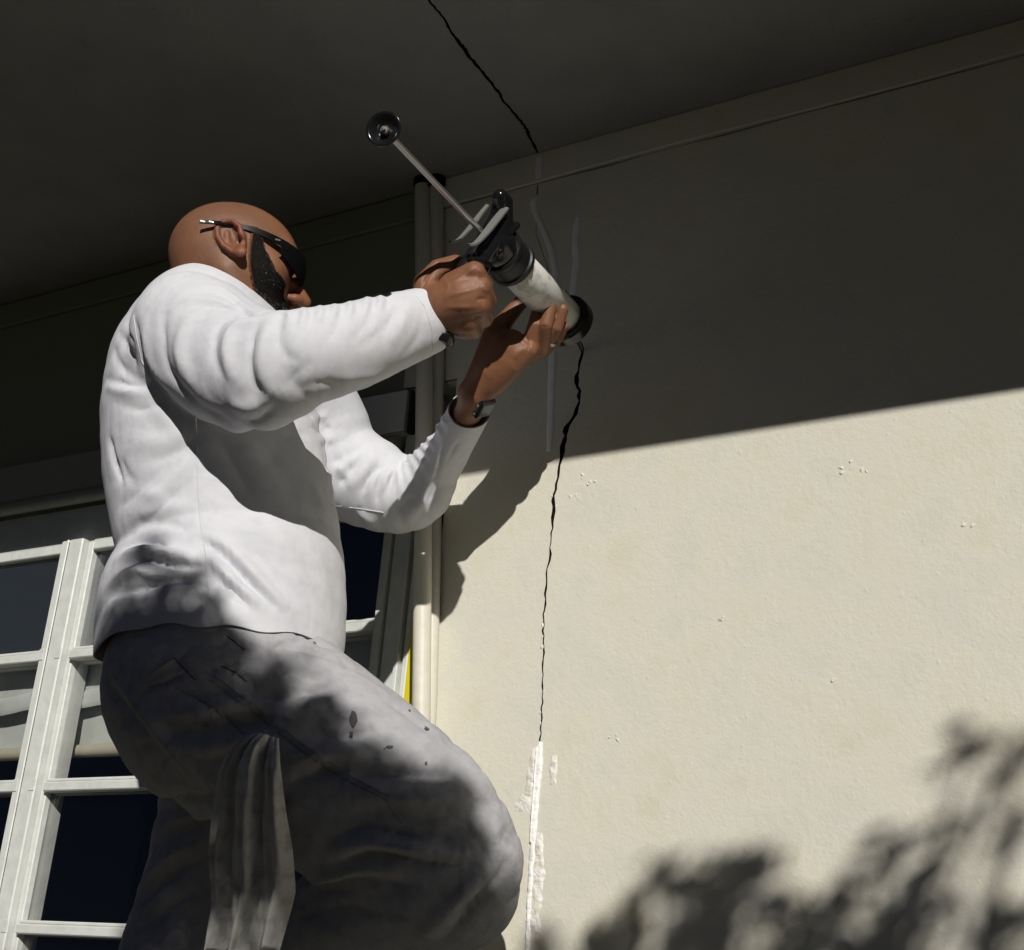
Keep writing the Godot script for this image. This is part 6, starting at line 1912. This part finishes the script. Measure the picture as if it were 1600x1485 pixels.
# ------------------------------------------------------------------ the caulking gun
func build_gun() -> void:
	var g := thing("caulking_gun", "black caulking gun with a dirty white barrel and steel rod, in both hands", "caulking gun", GUN_REAR)
	var ax := (GUN_FRONT - GUN_REAR).normalized()
	var long := GUN_FRONT.distance_to(GUN_REAR)
	var dn := (GRIP_DIR - ax * GRIP_DIR.dot(ax)).normalized()
	var sd := dn.cross(ax).normalized()
	if sd.dot(Vector3(1.074, 1.6, 1.862) - GUN_REAR) < 0:
		sd = -sd
	# a place t metres behind the barrel's rear end, d towards the grip, s to the near side
	var at := func(t: float, d: float, s: float) -> Vector3:
		return -ax * t * 0.82 + dn * d + sd * s
	var black: Material = mats.gun_black
	var st := start()
	lathe(st, Vector3.ZERO, ax, [Vector2(-0.01, 0.0), Vector2(-0.01, 0.0280), Vector2(long * 0.35, 0.0284), Vector2(long - 0.004, 0.0280), Vector2(long - 0.004, 0.025), Vector2(long - 0.004, 0.0)], 48)
	piece("barrel", finish(st), mats.barrel_white, g)
	st = start()
	lathe(st, Vector3.ZERO, ax, [Vector2(long - 0.010, 0.0286), Vector2(long - 0.010, 0.0375), Vector2(long - 0.007, 0.0392), Vector2(long + 0.010, 0.0395), Vector2(long + 0.014, 0.0350), Vector2(long + 0.016, 0.020), Vector2(long + 0.020, 0.014), Vector2(long + 0.020, 0.0)], 48, true)
	var cap := piece("front_cap", finish(st), black, g)
	st = start()
	tube(st, [at.call((-long + 0.014) / 0.82, 0.039, 0.004), at.call((-long - 0.006) / 0.82, 0.039, 0.004)], [0.005, 0.004], 10)
	piece("cap_lug", finish(st), black, cap)
	st = start()
	tube(st, [at.call((-long + 0.014) / 0.82, -0.036, -0.014), at.call((-long - 0.006) / 0.82, -0.036, -0.014)], [0.005, 0.004], 10)
	piece("cap_lug", finish(st), black, cap)
	# the nozzle from the cap to the crack
	var tip := (Vector3(0.0085, 2.678, 0.004) - GUN_REAR)
	var root := ax * (long + 0.014)
	st = start()
	tube(st, [root, root.lerp(tip, 0.25), root.lerp(tip, 0.6), tip], [0.0110, 0.0075, 0.0045, 0.0026], 20)
	piece("nozzle", finish(st), black, g)
	# rear collar and dome
	st = start()
	lathe(st, Vector3.ZERO, ax, [Vector2(-0.030, 0.0285), Vector2(-0.030, 0.0335), Vector2(-0.027, 0.0345), Vector2(-0.020, 0.0335), Vector2(-0.017, 0.0322), Vector2(0.004, 0.0318), Vector2(0.006, 0.0345), Vector2(0.012, 0.0350), Vector2(0.0145, 0.0335), Vector2(0.0145, 0.0265)], 48, true)
	piece("rear_collar", finish(st), mats.gun_rubber, g)
	st = start()
	lathe(st, Vector3.ZERO, ax, [Vector2(-0.028, 0.0300), Vector2(-0.036, 0.0295), Vector2(-0.046, 0.0275), Vector2(-0.056, 0.0235), Vector2(-0.064, 0.0180), Vector2(-0.070, 0.0130), Vector2(-0.072, 0.0)], 40)
	piece("housing_dome", finish(st), black, g)
	# cast frame: upright plate with a hooked top, running down into the grip
	var f := Field.new()
	var fr := Chain.new()
	for q in [[0.088, -0.050, 0.006, 0.0085], [0.094, -0.058, 0.002, 0.011], [0.078, -0.056, 0.0, 0.014], [0.064, -0.034, 0.0, 0.0175], [0.066, 0.0, 0.0, 0.0205], [0.070, 0.022, 0.0, 0.0185], [0.080, 0.036, 0.0, 0.0155]]:
		fr.c.append(at.call(q[0], q[1], q[2]))
		fr.r.append(q[3])
	fr.done()
	f.put(fr, 0.008)
	var cheek := Chain.new()
	for q in [[0.040, -0.040, 0.012, 0.006], [0.056, -0.020, 0.016, 0.006], [0.070, 0.004, 0.016, 0.006], [0.072, 0.026, 0.013, 0.007]]:
		cheek.c.append(at.call(q[0], q[1], q[2]))
		cheek.r.append(q[3])
	cheek.done()
	f.put(cheek, 0.004)
	var bolt := Chain.new()
	for q in [[0.062, 0.012, 0.012, 0.0065], [0.062, 0.012, 0.021, 0.0058]]:
		bolt.c.append(at.call(q[0], q[1], q[2]))
		bolt.r.append(q[3])
	bolt.done()
	f.put(bolt, 0.002)
	var lo := Vector3.ONE * 1e9
	var hi := -lo
	for s in f.shapes:
		lo = lo.min(s.lo)
		hi = hi.max(s.hi)
	var hull := skin_of(f, lo - Vector3.ONE * 0.01, hi + Vector3.ONE * 0.01, 0.0038)
	finer(hull, f)
	hull.normals()
	piece("frame", hull.mesh(), black, g)
	# grip through the fist, and the trigger in front of it
	st = start()
	tube(st, spline([at.call(0.078, 0.020, 0.0), at.call(0.082, 0.060, -0.006), at.call(0.082, 0.100, -0.008), at.call(0.080, 0.135, -0.002), at.call(0.079, 0.158, 0.003)], 5), ramp(0.0160, 0.0150, 21), 20)
	var grip := piece("grip", finish(st), mats.gun_rubber, g)
	st = start()
	tube(st, [at.call(0.079, 0.156, 0.003), at.call(0.0788, 0.163, 0.004), at.call(0.0786, 0.165, 0.004)], [0.0168, 0.0168, 0.0150], 20)
	piece("grip_end", finish(st), mats.gun_black, grip)
	st = start()
	tube(st, spline([at.call(0.062, 0.022, 0.0), at.call(0.052, 0.040, 0.004), at.call(0.050, 0.075, -0.012), at.call(0.058, 0.110, -0.016), at.call(0.062, 0.128, -0.016)], 5), ramp(0.009, 0.0055, 21), 12)
	piece("trigger", finish(st), black, g)
	st = start()
	tube(st, spline([at.call(0.066, 0.030, 0.008), at.call(0.086, 0.040, 0.013), at.call(0.104, 0.047, 0.012), at.call(0.116, 0.046, 0.010)], 5), ramp(0.010, 0.0045, 16), 12)
	piece("thumb_rest", finish(st), black, g)
	# two bent steel release levers behind the frame
	for k in 2:
		st = start()
		var s0 := 0.014 if k == 0 else -0.018
		var line := spline([at.call(0.086, -0.046, s0), at.call(0.096, -0.022, s0), at.call(0.106, 0.004, s0), at.call(0.118, 0.026, s0), at.call(0.134, 0.036, s0)], 5)
		st.set_smooth_group(-1)
		for i in line.size() - 1:
			var wa := 0.0062 if k == 0 else 0.0036
			wa *= 0.55 + 0.45 * sin(PI * clampf(float(i) / line.size() + 0.25, 0, 1))
			var w := sd * wa
			var tk: Vector3 = (line[i + 1] - line[i]).cross(sd).normalized() * 0.0014
			var a: Vector3 = line[i]
			var b: Vector3 = line[i + 1]
			quad(st, a - w + tk, a + w + tk, b + w + tk, b - w + tk)
			quad(st, b - w - tk, b + w - tk, a + w - tk, a - w - tk)
			quad(st, a + w + tk, a + w - tk, b + w - tk, b + w + tk)
			quad(st, a - w - tk, a - w + tk, b - w + tk, b - w - tk)
		piece("release_lever", finish(st), mats.bright_steel, g)
	# plunger rod with its cup-shaped pull
	st = start()
	tube(st, [at.call(0.05, 0.0, 0.0), DISC - GUN_REAR + -ax * 0.008], [0.0042, 0.0042], 14)
	piece("plunger_rod", finish(st), mats.rod_steel, g)
	st = start()
	var pull := DISC - GUN_REAR
	var pax := (-ax * 0.75 + (Vector3(1.074, 1.6, 1.862) - DISC).normalized() * 0.55).normalized()
	lathe(st, pull, pax, [Vector2(-0.010, 0.005), Vector2(-0.008, 0.010), Vector2(-0.001, 0.017), Vector2(0.009, 0.0222), Vector2(0.0105, 0.0232), Vector2(0.0120, 0.0225), Vector2(0.0100, 0.0190), Vector2(0.004, 0.0120), Vector2(0.001, 0.0080), Vector2(0.001, 0.0)], 40)
	var cup := piece("plunger_pull", finish(st), black, g)
	st = start()
	lathe(st, pull, pax, [Vector2(0.001, 0.0062), Vector2(0.007, 0.0062), Vector2(0.0085, 0.0050), Vector2(0.0085, 0.0030), Vector2(0.013, 0.0028), Vector2(0.0135, 0.0)], 6, true)
	piece("nut", finish(st), mats.rod_steel, cup)

func ramp(a: float, b: float, n: int) -> Array:
	var out := []
	for i in n:
		out.append(lerpf(a, b, float(i) / (n - 1)))
	return out

# ------------------------------------------------------------------ sunglasses, watch, ring, rag
func strip(st: SurfaceTool, line: Array, ups: Array, outs: Array, half: Array, thick: Array) -> void:
	for i in line.size() - 1:
		var q := []
		for j in [i, i + 1]:
			var u: Vector3 = ups[j] * half[j]
			var o: Vector3 = outs[j] * thick[j]
			q.append([line[j] + u + o, line[j] - u + o, line[j] - u - o, line[j] + u - o])
		for k in 4:
			var k2 := (k + 1) % 4
			st.set_smooth_group(k + 1)
			quad(st, q[0][k], q[0][k2], q[1][k2], q[1][k])
		st.set_smooth_group(-1)
		if i == 0:
			quad(st, q[0][3], q[0][2], q[0][1], q[0][0])
		if i == line.size() - 2:
			quad(st, q[1][0], q[1][1], q[1][2], q[1][3])

func build_worn_things() -> void:
	# wrap-round sunglasses
	var sg := thing("sunglasses", "black wrap-round sunglasses on the man's face, one arm hooked over his ear", "sunglasses", HEAD_AT)
	for s in [1.0, -1.0]:
		var raw := [Vector3(s * 0.0780, 0.016, -0.058), Vector3(s * 0.0790, 0.020, -0.035), Vector3(s * 0.0765, 0.024, -0.012), Vector3(s * 0.0790, 0.024, 0.018), Vector3(s * 0.0785, 0.018, 0.052), Vector3(s * 0.0720, 0.013, 0.078)]
		var line := []
		var ups := []
		var outs := []
		for q in spline(raw, 4):
			line.append(face.x * q.x + face.y * q.y - face.z * q.z)
			ups.append(face.y)
			outs.append(face.x * s)
		var n := line.size()
		var half := []
		var thick := []
		for i in n:
			half.append(lerpf(0.0026, 0.0065, pow(float(i) / (n - 1), 1.6)))
			thick.append(0.0013)
		var st := start()
		strip(st, line, ups, outs, half, thick)
		var arm := piece("temple_arm", finish(st), mats.lens_black, sg)
		var d: Vector3 = line[-4]
		st = start()
		box(st, Vector3(-0.0012, -0.0012, -0.004), Vector3(0.0012, 0.0012, 0.004))
		var mk := piece("hinge_mark", finish(st), mats.gun_rubber, arm)
		mk.transform = Transform3D(face, d + face.x * s * 0.0012)
		for t in [1, 3]:
			st = start()
			box(st, Vector3(-0.0008, -0.0009, -0.0035), Vector3(0.0008, 0.0009, 0.0035))
			var tip := piece("tip_glint", finish(st), mats.bright_steel, arm)  # bright dashes added for the glints on the arm tip
			tip.transform = Transform3D(face, line[t] + face.x * s * 0.0012)
	var st2 := start()
	var rows := []
	for j in 9:
		var row := []
		for i in 33:
			var a := (float(i) / 32.0 * 2.0 - 1.0)
			var ang := a * 1.18
			var x := 0.0765 * sin(ang) / sin(1.18)
			var z := 0.066 + 0.046 * (cos(ang) - cos(1.18)) / (1.0 - cos(1.18))
			var top := 0.024 - 0.004 * absf(a)
			var low := -0.023 + 0.022 * pow(absf(a), 2.2) + 0.016 * exp(-pow(a / 0.12, 2))
			var y := lerpf(top, low, j / 8.0)
			row.append(face.x * x + face.y * y - face.z * (z + 0.003 * sin(PI * j / 8.0)))
		rows.append(row)
	st2.set_smooth_group(0)
	for j in 8:
		for i in 32:
			quad(st2, rows[j + 1][i], rows[j][i], rows[j][i + 1], rows[j + 1][i + 1])
			quad(st2, rows[j + 1][i] + face.z * 0.002, rows[j + 1][i + 1] + face.z * 0.002, rows[j][i + 1] + face.z * 0.002, rows[j][i] + face.z * 0.002)
	piece("lens", finish(st2), mats.lens_black, sg)
	# watch on the left wrist
	var wa := place(ARM_LEFT, 5)
	var wt := axis_of(ARM_LEFT, 5)
	var at := place(ARM_LEFT, 4).lerp(wa, 1.0)
	var u := Vector3(ARM_LEFT[5][3], ARM_LEFT[5][4], ARM_LEFT[5][5])
	u = (u - wt * u.dot(wt)).normalized()
	var v := wt.cross(u)
	var w := thing("wristwatch", "black wristwatch with a square case on the man's left wrist", "watch", at)
	var ru: float = lerpf(ARM_LEFT[4][6], ARM_LEFT[5][6], 1.0) + 0.0025
	var rv: float = lerpf(ARM_LEFT[4][7], ARM_LEFT[5][7], 1.0) + 0.0025
	var line := []
	var ups := []
	var outs := []
	var hh := []
	var tt := []
	for i in 37:
		var a := TAU * i / 36.0
		var o := (u * cos(a) / ru + v * sin(a) / rv).normalized()
		line.append(u * cos(a) * ru + v * sin(a) * rv)
		ups.append(wt)
		outs.append(o)
		hh.append(0.0112 + (0.0012 if i % 3 == 0 else 0.0))
		tt.append(0.0016)
	var st := start()
	strip(st, line, ups, outs, hh, tt)
	piece("strap", finish(st), mats.gun_rubber, w)
	var ca := atan2(0.50 * signf(v.dot(Vector3(1.074, 1.6, 1.862) - at)), -0.86)
	var cdir := (u * cos(ca) / ru + v * sin(ca) / rv).normalized()
	var cpos := u * cos(ca) * ru + v * sin(ca) * rv
	var case_ := piece("case", box_mesh(Vector3(-0.017, -0.015, -0.003), Vector3(0.017, 0.015, 0.0075), 0.003), mats.gun_black, w)
	var side := wt.cross(cdir).normalized()
	case_.transform = Transform3D(Basis(wt, cdir.cross(wt), cdir), cpos)
	var dial := piece("dial", box_mesh(Vector3(-0.012, -0.0105, 0.0076), Vector3(0.012, 0.0105, 0.0082), 0.0002), mats.watch_dial, case_)
	for k in 4:
		piece("button", box_mesh(Vector3(-0.010 if k % 2 else 0.006, -0.0168 if k < 2 else 0.0150, 0.0), Vector3(-0.006 if k % 2 else 0.010, -0.0150 if k < 2 else 0.0168, 0.003), 0.0006), mats.bright_steel, case_)
	# ring on the ring finger
	var ra := Vector3(LH_RING[1][0], LH_RING[1][1], LH_RING[1][2])
	var rb := Vector3(LH_RING[2][0], LH_RING[2][1], LH_RING[2][2])
	st = start()
	var rc := ra.lerp(rb, 0.30)
	var rax := (rb - ra).normalized()
	var rr: float = lerpf(LH_RING[1][3], LH_RING[2][3], 0.30) + 0.0006
	lathe(st, Vector3.ZERO, rax, [Vector2(-0.0028, rr - 0.001), Vector2(-0.0026, rr + 0.0010), Vector2(0.0, rr + 0.0015), Vector2(0.0026, rr + 0.0010), Vector2(0.0028, rr - 0.001)], 28)
	var ring := piece("finger_ring", finish(st), mats.bright_steel)
	ring.position = rc
	tag(ring, "plain silver ring on a finger of the man's left hand", "ring")

# ------------------------------------------------------------------ the tree behind the viewer whose branches shade the lower wall
func build_tree() -> void:
	var rng := RandomNumberGenerator.new()
	rng.seed = 2024
	var back := -SHADE_DIR        # towards the sun, one metre of z per unit
	var foot := Vector3(2.4, 0.0, 3.6)
	var tree := thing("tree", "leafy broad tree whose branch tips throw dappled shade on the wall", "tree", foot)
	var st := start()
	var fork := Vector3(0.1, 2.3, -0.2)
	tube(st, spline([Vector3(0, 0, 0), Vector3(0.03, 0.8, 0.02), Vector3(-0.02, 1.6, -0.06), fork], 4), ramp(0.15, 0.09, 13), 14)
	var tips := []
	# shade falls in clumps: where each clump's shade lies on the wall, and how large the clump is
	for q in [[-0.8, 1.62, 0.07, 3], [-0.76, 1.72, 0.05, 2], [-0.68, 1.75, 0.035, 2], [-0.61, 1.765, 0.028, 1.6], [-0.72, 1.835, 0.018, 1.3], [-0.655, 1.815, 0.014, 1.2], [-0.56, 1.74, 0.025, 1.6], [-0.47, 1.755, 0.018, 1.2], [-0.4, 1.715, 0.022, 1.4], [-0.33, 1.675, 0.025, 1.6], [-0.74, 1.6, 0.11, 9], [-0.62, 1.64, 0.1, 9], [-0.51, 1.61, 0.1, 10], [-0.4, 1.57, 0.11, 10], [-0.29, 1.54, 0.11, 11], [-0.16, 1.5, 0.12, 9], [-0.63, 1.71, 0.04, 2.4], [-0.5, 1.69, 0.035, 2], [-0.35, 1.63, 0.05, 4], [-0.26, 1.62, 0.06, 5], [-0.2, 1.62, 0.06, 10], [-0.13, 1.58, 0.05, 8], [-0.27, 1.67, 0.03, 3], [-0.18, 1.68, 0.03, 3], [-0.75, 1.48, 0.12, 5], [0.02, 1.48, 0.1, 3], [0, 1.72, 0.018, 1.2], [0.08, 1.725, 0.02, 1.2], [0.1, 1.57, 0.09, 3], [0.2, 1.63, 0.065, 2.6], [0.235, 1.75, 0.034, 2], [0.33, 1.852, 0.016, 1.2], [0.27, 1.835, 0.012, 1.2], [0.3, 1.805, 0.012, 0.9], [0.15, 1.775, 0.02, 1.4], [0.19, 1.845, 0.009, 1], [0.22, 1.815, 0.013, 1.1], [0.26, 1.79, 0.013, 1.2], [0.32, 1.63, 0.07, 3], [0.42, 1.645, 0.065, 2.6], [0.41, 1.77, 0.018, 1.5], [0.37, 1.745, 0.018, 1.2], [0.52, 1.675, 0.065, 2.6], [0.515, 1.785, 0.022, 1.6], [0.5, 1.86, 0.01, 1.2], [0.55, 1.84, 0.01, 0.9], [0.61, 1.68, 0.045, 2], [0.58, 1.895, 0.010, 0.8], [0.645, 1.965, 0.010, 0.7], [0.605, 1.995, 0.009, 0.9], [0.68, 2.005, 0.010, 0.6], [0.66, 1.89, 0.01, 0.8], [0.62, 1.78, 0.012, 1], [0.67, 1.78, 0.012, 1], [0.13, 1.725, 0.022, 1.5], [0.28, 1.745, 0.022, 1.5], [0.465, 1.75, 0.02, 1.5], [0.36, 1.80, 0.009, 1], [0.04, 1.66, 0.03, 1.5], [0.45, 1.80, 0.008, 0.9], [0.1, 1.36, 0.18, 2], [0.45, 1.38, 0.18, 2], [-0.3, 1.3, 0.18, 3], [0.8, 1.45, 0.2, 1.5], [-0.65, 1.38, 0.15, 3], [1, 1.4, 0.2, 1.2]]:
		var z := rng.randf_range(2.5, 3.4)
		tips.append([Vector3(q[0], q[1], 0) + back * z - foot, q[2], q[3]])
	for q in 22:
		var on_wall := Vector3(rng.randf_range(-1.6, 2.2), rng.randf_range(0.1, 1.35), 0)
		tips.append([on_wall + back * rng.randf_range(2.6, 3.8) - foot, rng.randf_range(0.2, 0.34), 1.5])
	var lv := start()
	for t in tips:
		var tip: Vector3 = t[0]
		var size: float = t[1]
		var mid := fork.lerp(tip, 0.5) + Vector3(rng.randf_range(-0.1, 0.1), 0.12, rng.randf_range(-0.1, 0.1))
		tube(st, spline([fork, mid, tip], 5), ramp(0.022, 0.0022, 11), 6)
		var sprays := int((3 + size * 85) * t[2] * 1.15)
		for s in sprays:
			var from := tip + Vector3(rng.randfn(), rng.randfn(), rng.randfn()) * size * 0.26
			var dir := (from - tip + Vector3(rng.randf_range(-0.4, 0.4), rng.randf_range(0.0, 0.7), rng.randf_range(-0.4, 0.4)) * size).normalized()
			var l := size * rng.randf_range(0.3, 0.75) + 0.008
			var end := from + dir * l
			tube(st, [from, from.lerp(end, 0.5) + Vector3(0, 0.012, 0), end], [0.0028, 0.002, 0.001], 4)
			for k in int(5 + l * 40):
				var c := from.lerp(end, rng.randf()) + Vector3(rng.randf_range(-1, 1), rng.randf_range(-1, 1), rng.randf_range(-1, 1)) * 0.022
				leaf(lv, c, rng)
	piece("trunk", finish(st), mats.tree_bark, tree)
	var crown := piece("crown", finish(lv), mats.leaf_green, tree)
	crown.set_meta("kind", "stuff")

func leaf(st: SurfaceTool, c: Vector3, rng: RandomNumberGenerator) -> void:
	var d := Vector3(rng.randf_range(-1, 1), rng.randf_range(-0.8, 0.8), rng.randf_range(-1, 1)).normalized()
	var w := d.cross(Vector3(rng.randf_range(-1, 1), rng.randf_range(-1, 1), rng.randf_range(-1, 1))).normalized()
	var n := d.cross(w)
	var l := rng.randf_range(0.017, 0.030)
	var h := l * 0.32
	st.set_smooth_group(-1)
	var a := c - d * l
	var b := c + d * l
	quad(st, a, c - w * h + n * 0.006, b, c)
	quad(st, a, c, b, c + w * h + n * 0.006)

# ------------------------------------------------------------------ the step ladder he stands on, below the picture
func build_ladder() -> void:
	var l := thing("step_ladder", "aluminium step ladder standing under the man's boots beside the window", "ladder", Vector3(-0.745, 0, 0.2))
	for z in [-0.22, 0.22]:
		var st := start()
		tube(st, [Vector3(0, 0, z), Vector3(0.403, 1.52, z)], [0.018, 0.018], 4, false)
		piece("rail", finish(st), mats.ladder_metal, l)
		var s2 := start()
		tube(s2, [Vector3(1.0, 0, z), Vector3(0.403, 1.50, z)], [0.014, 0.014], 4, false)
		piece("rear_leg", finish(s2), mats.ladder_metal, l)
	for k in 5:
		var y: float = [0.26, 0.52, 0.78, 1.04, 1.32][k]
		piece("step", box_mesh(Vector3(0.26 * y - 0.03, y - 0.03, -0.215), Vector3(0.26 * y + 0.16, y, 0.215), 0.004), mats.ladder_metal, l)
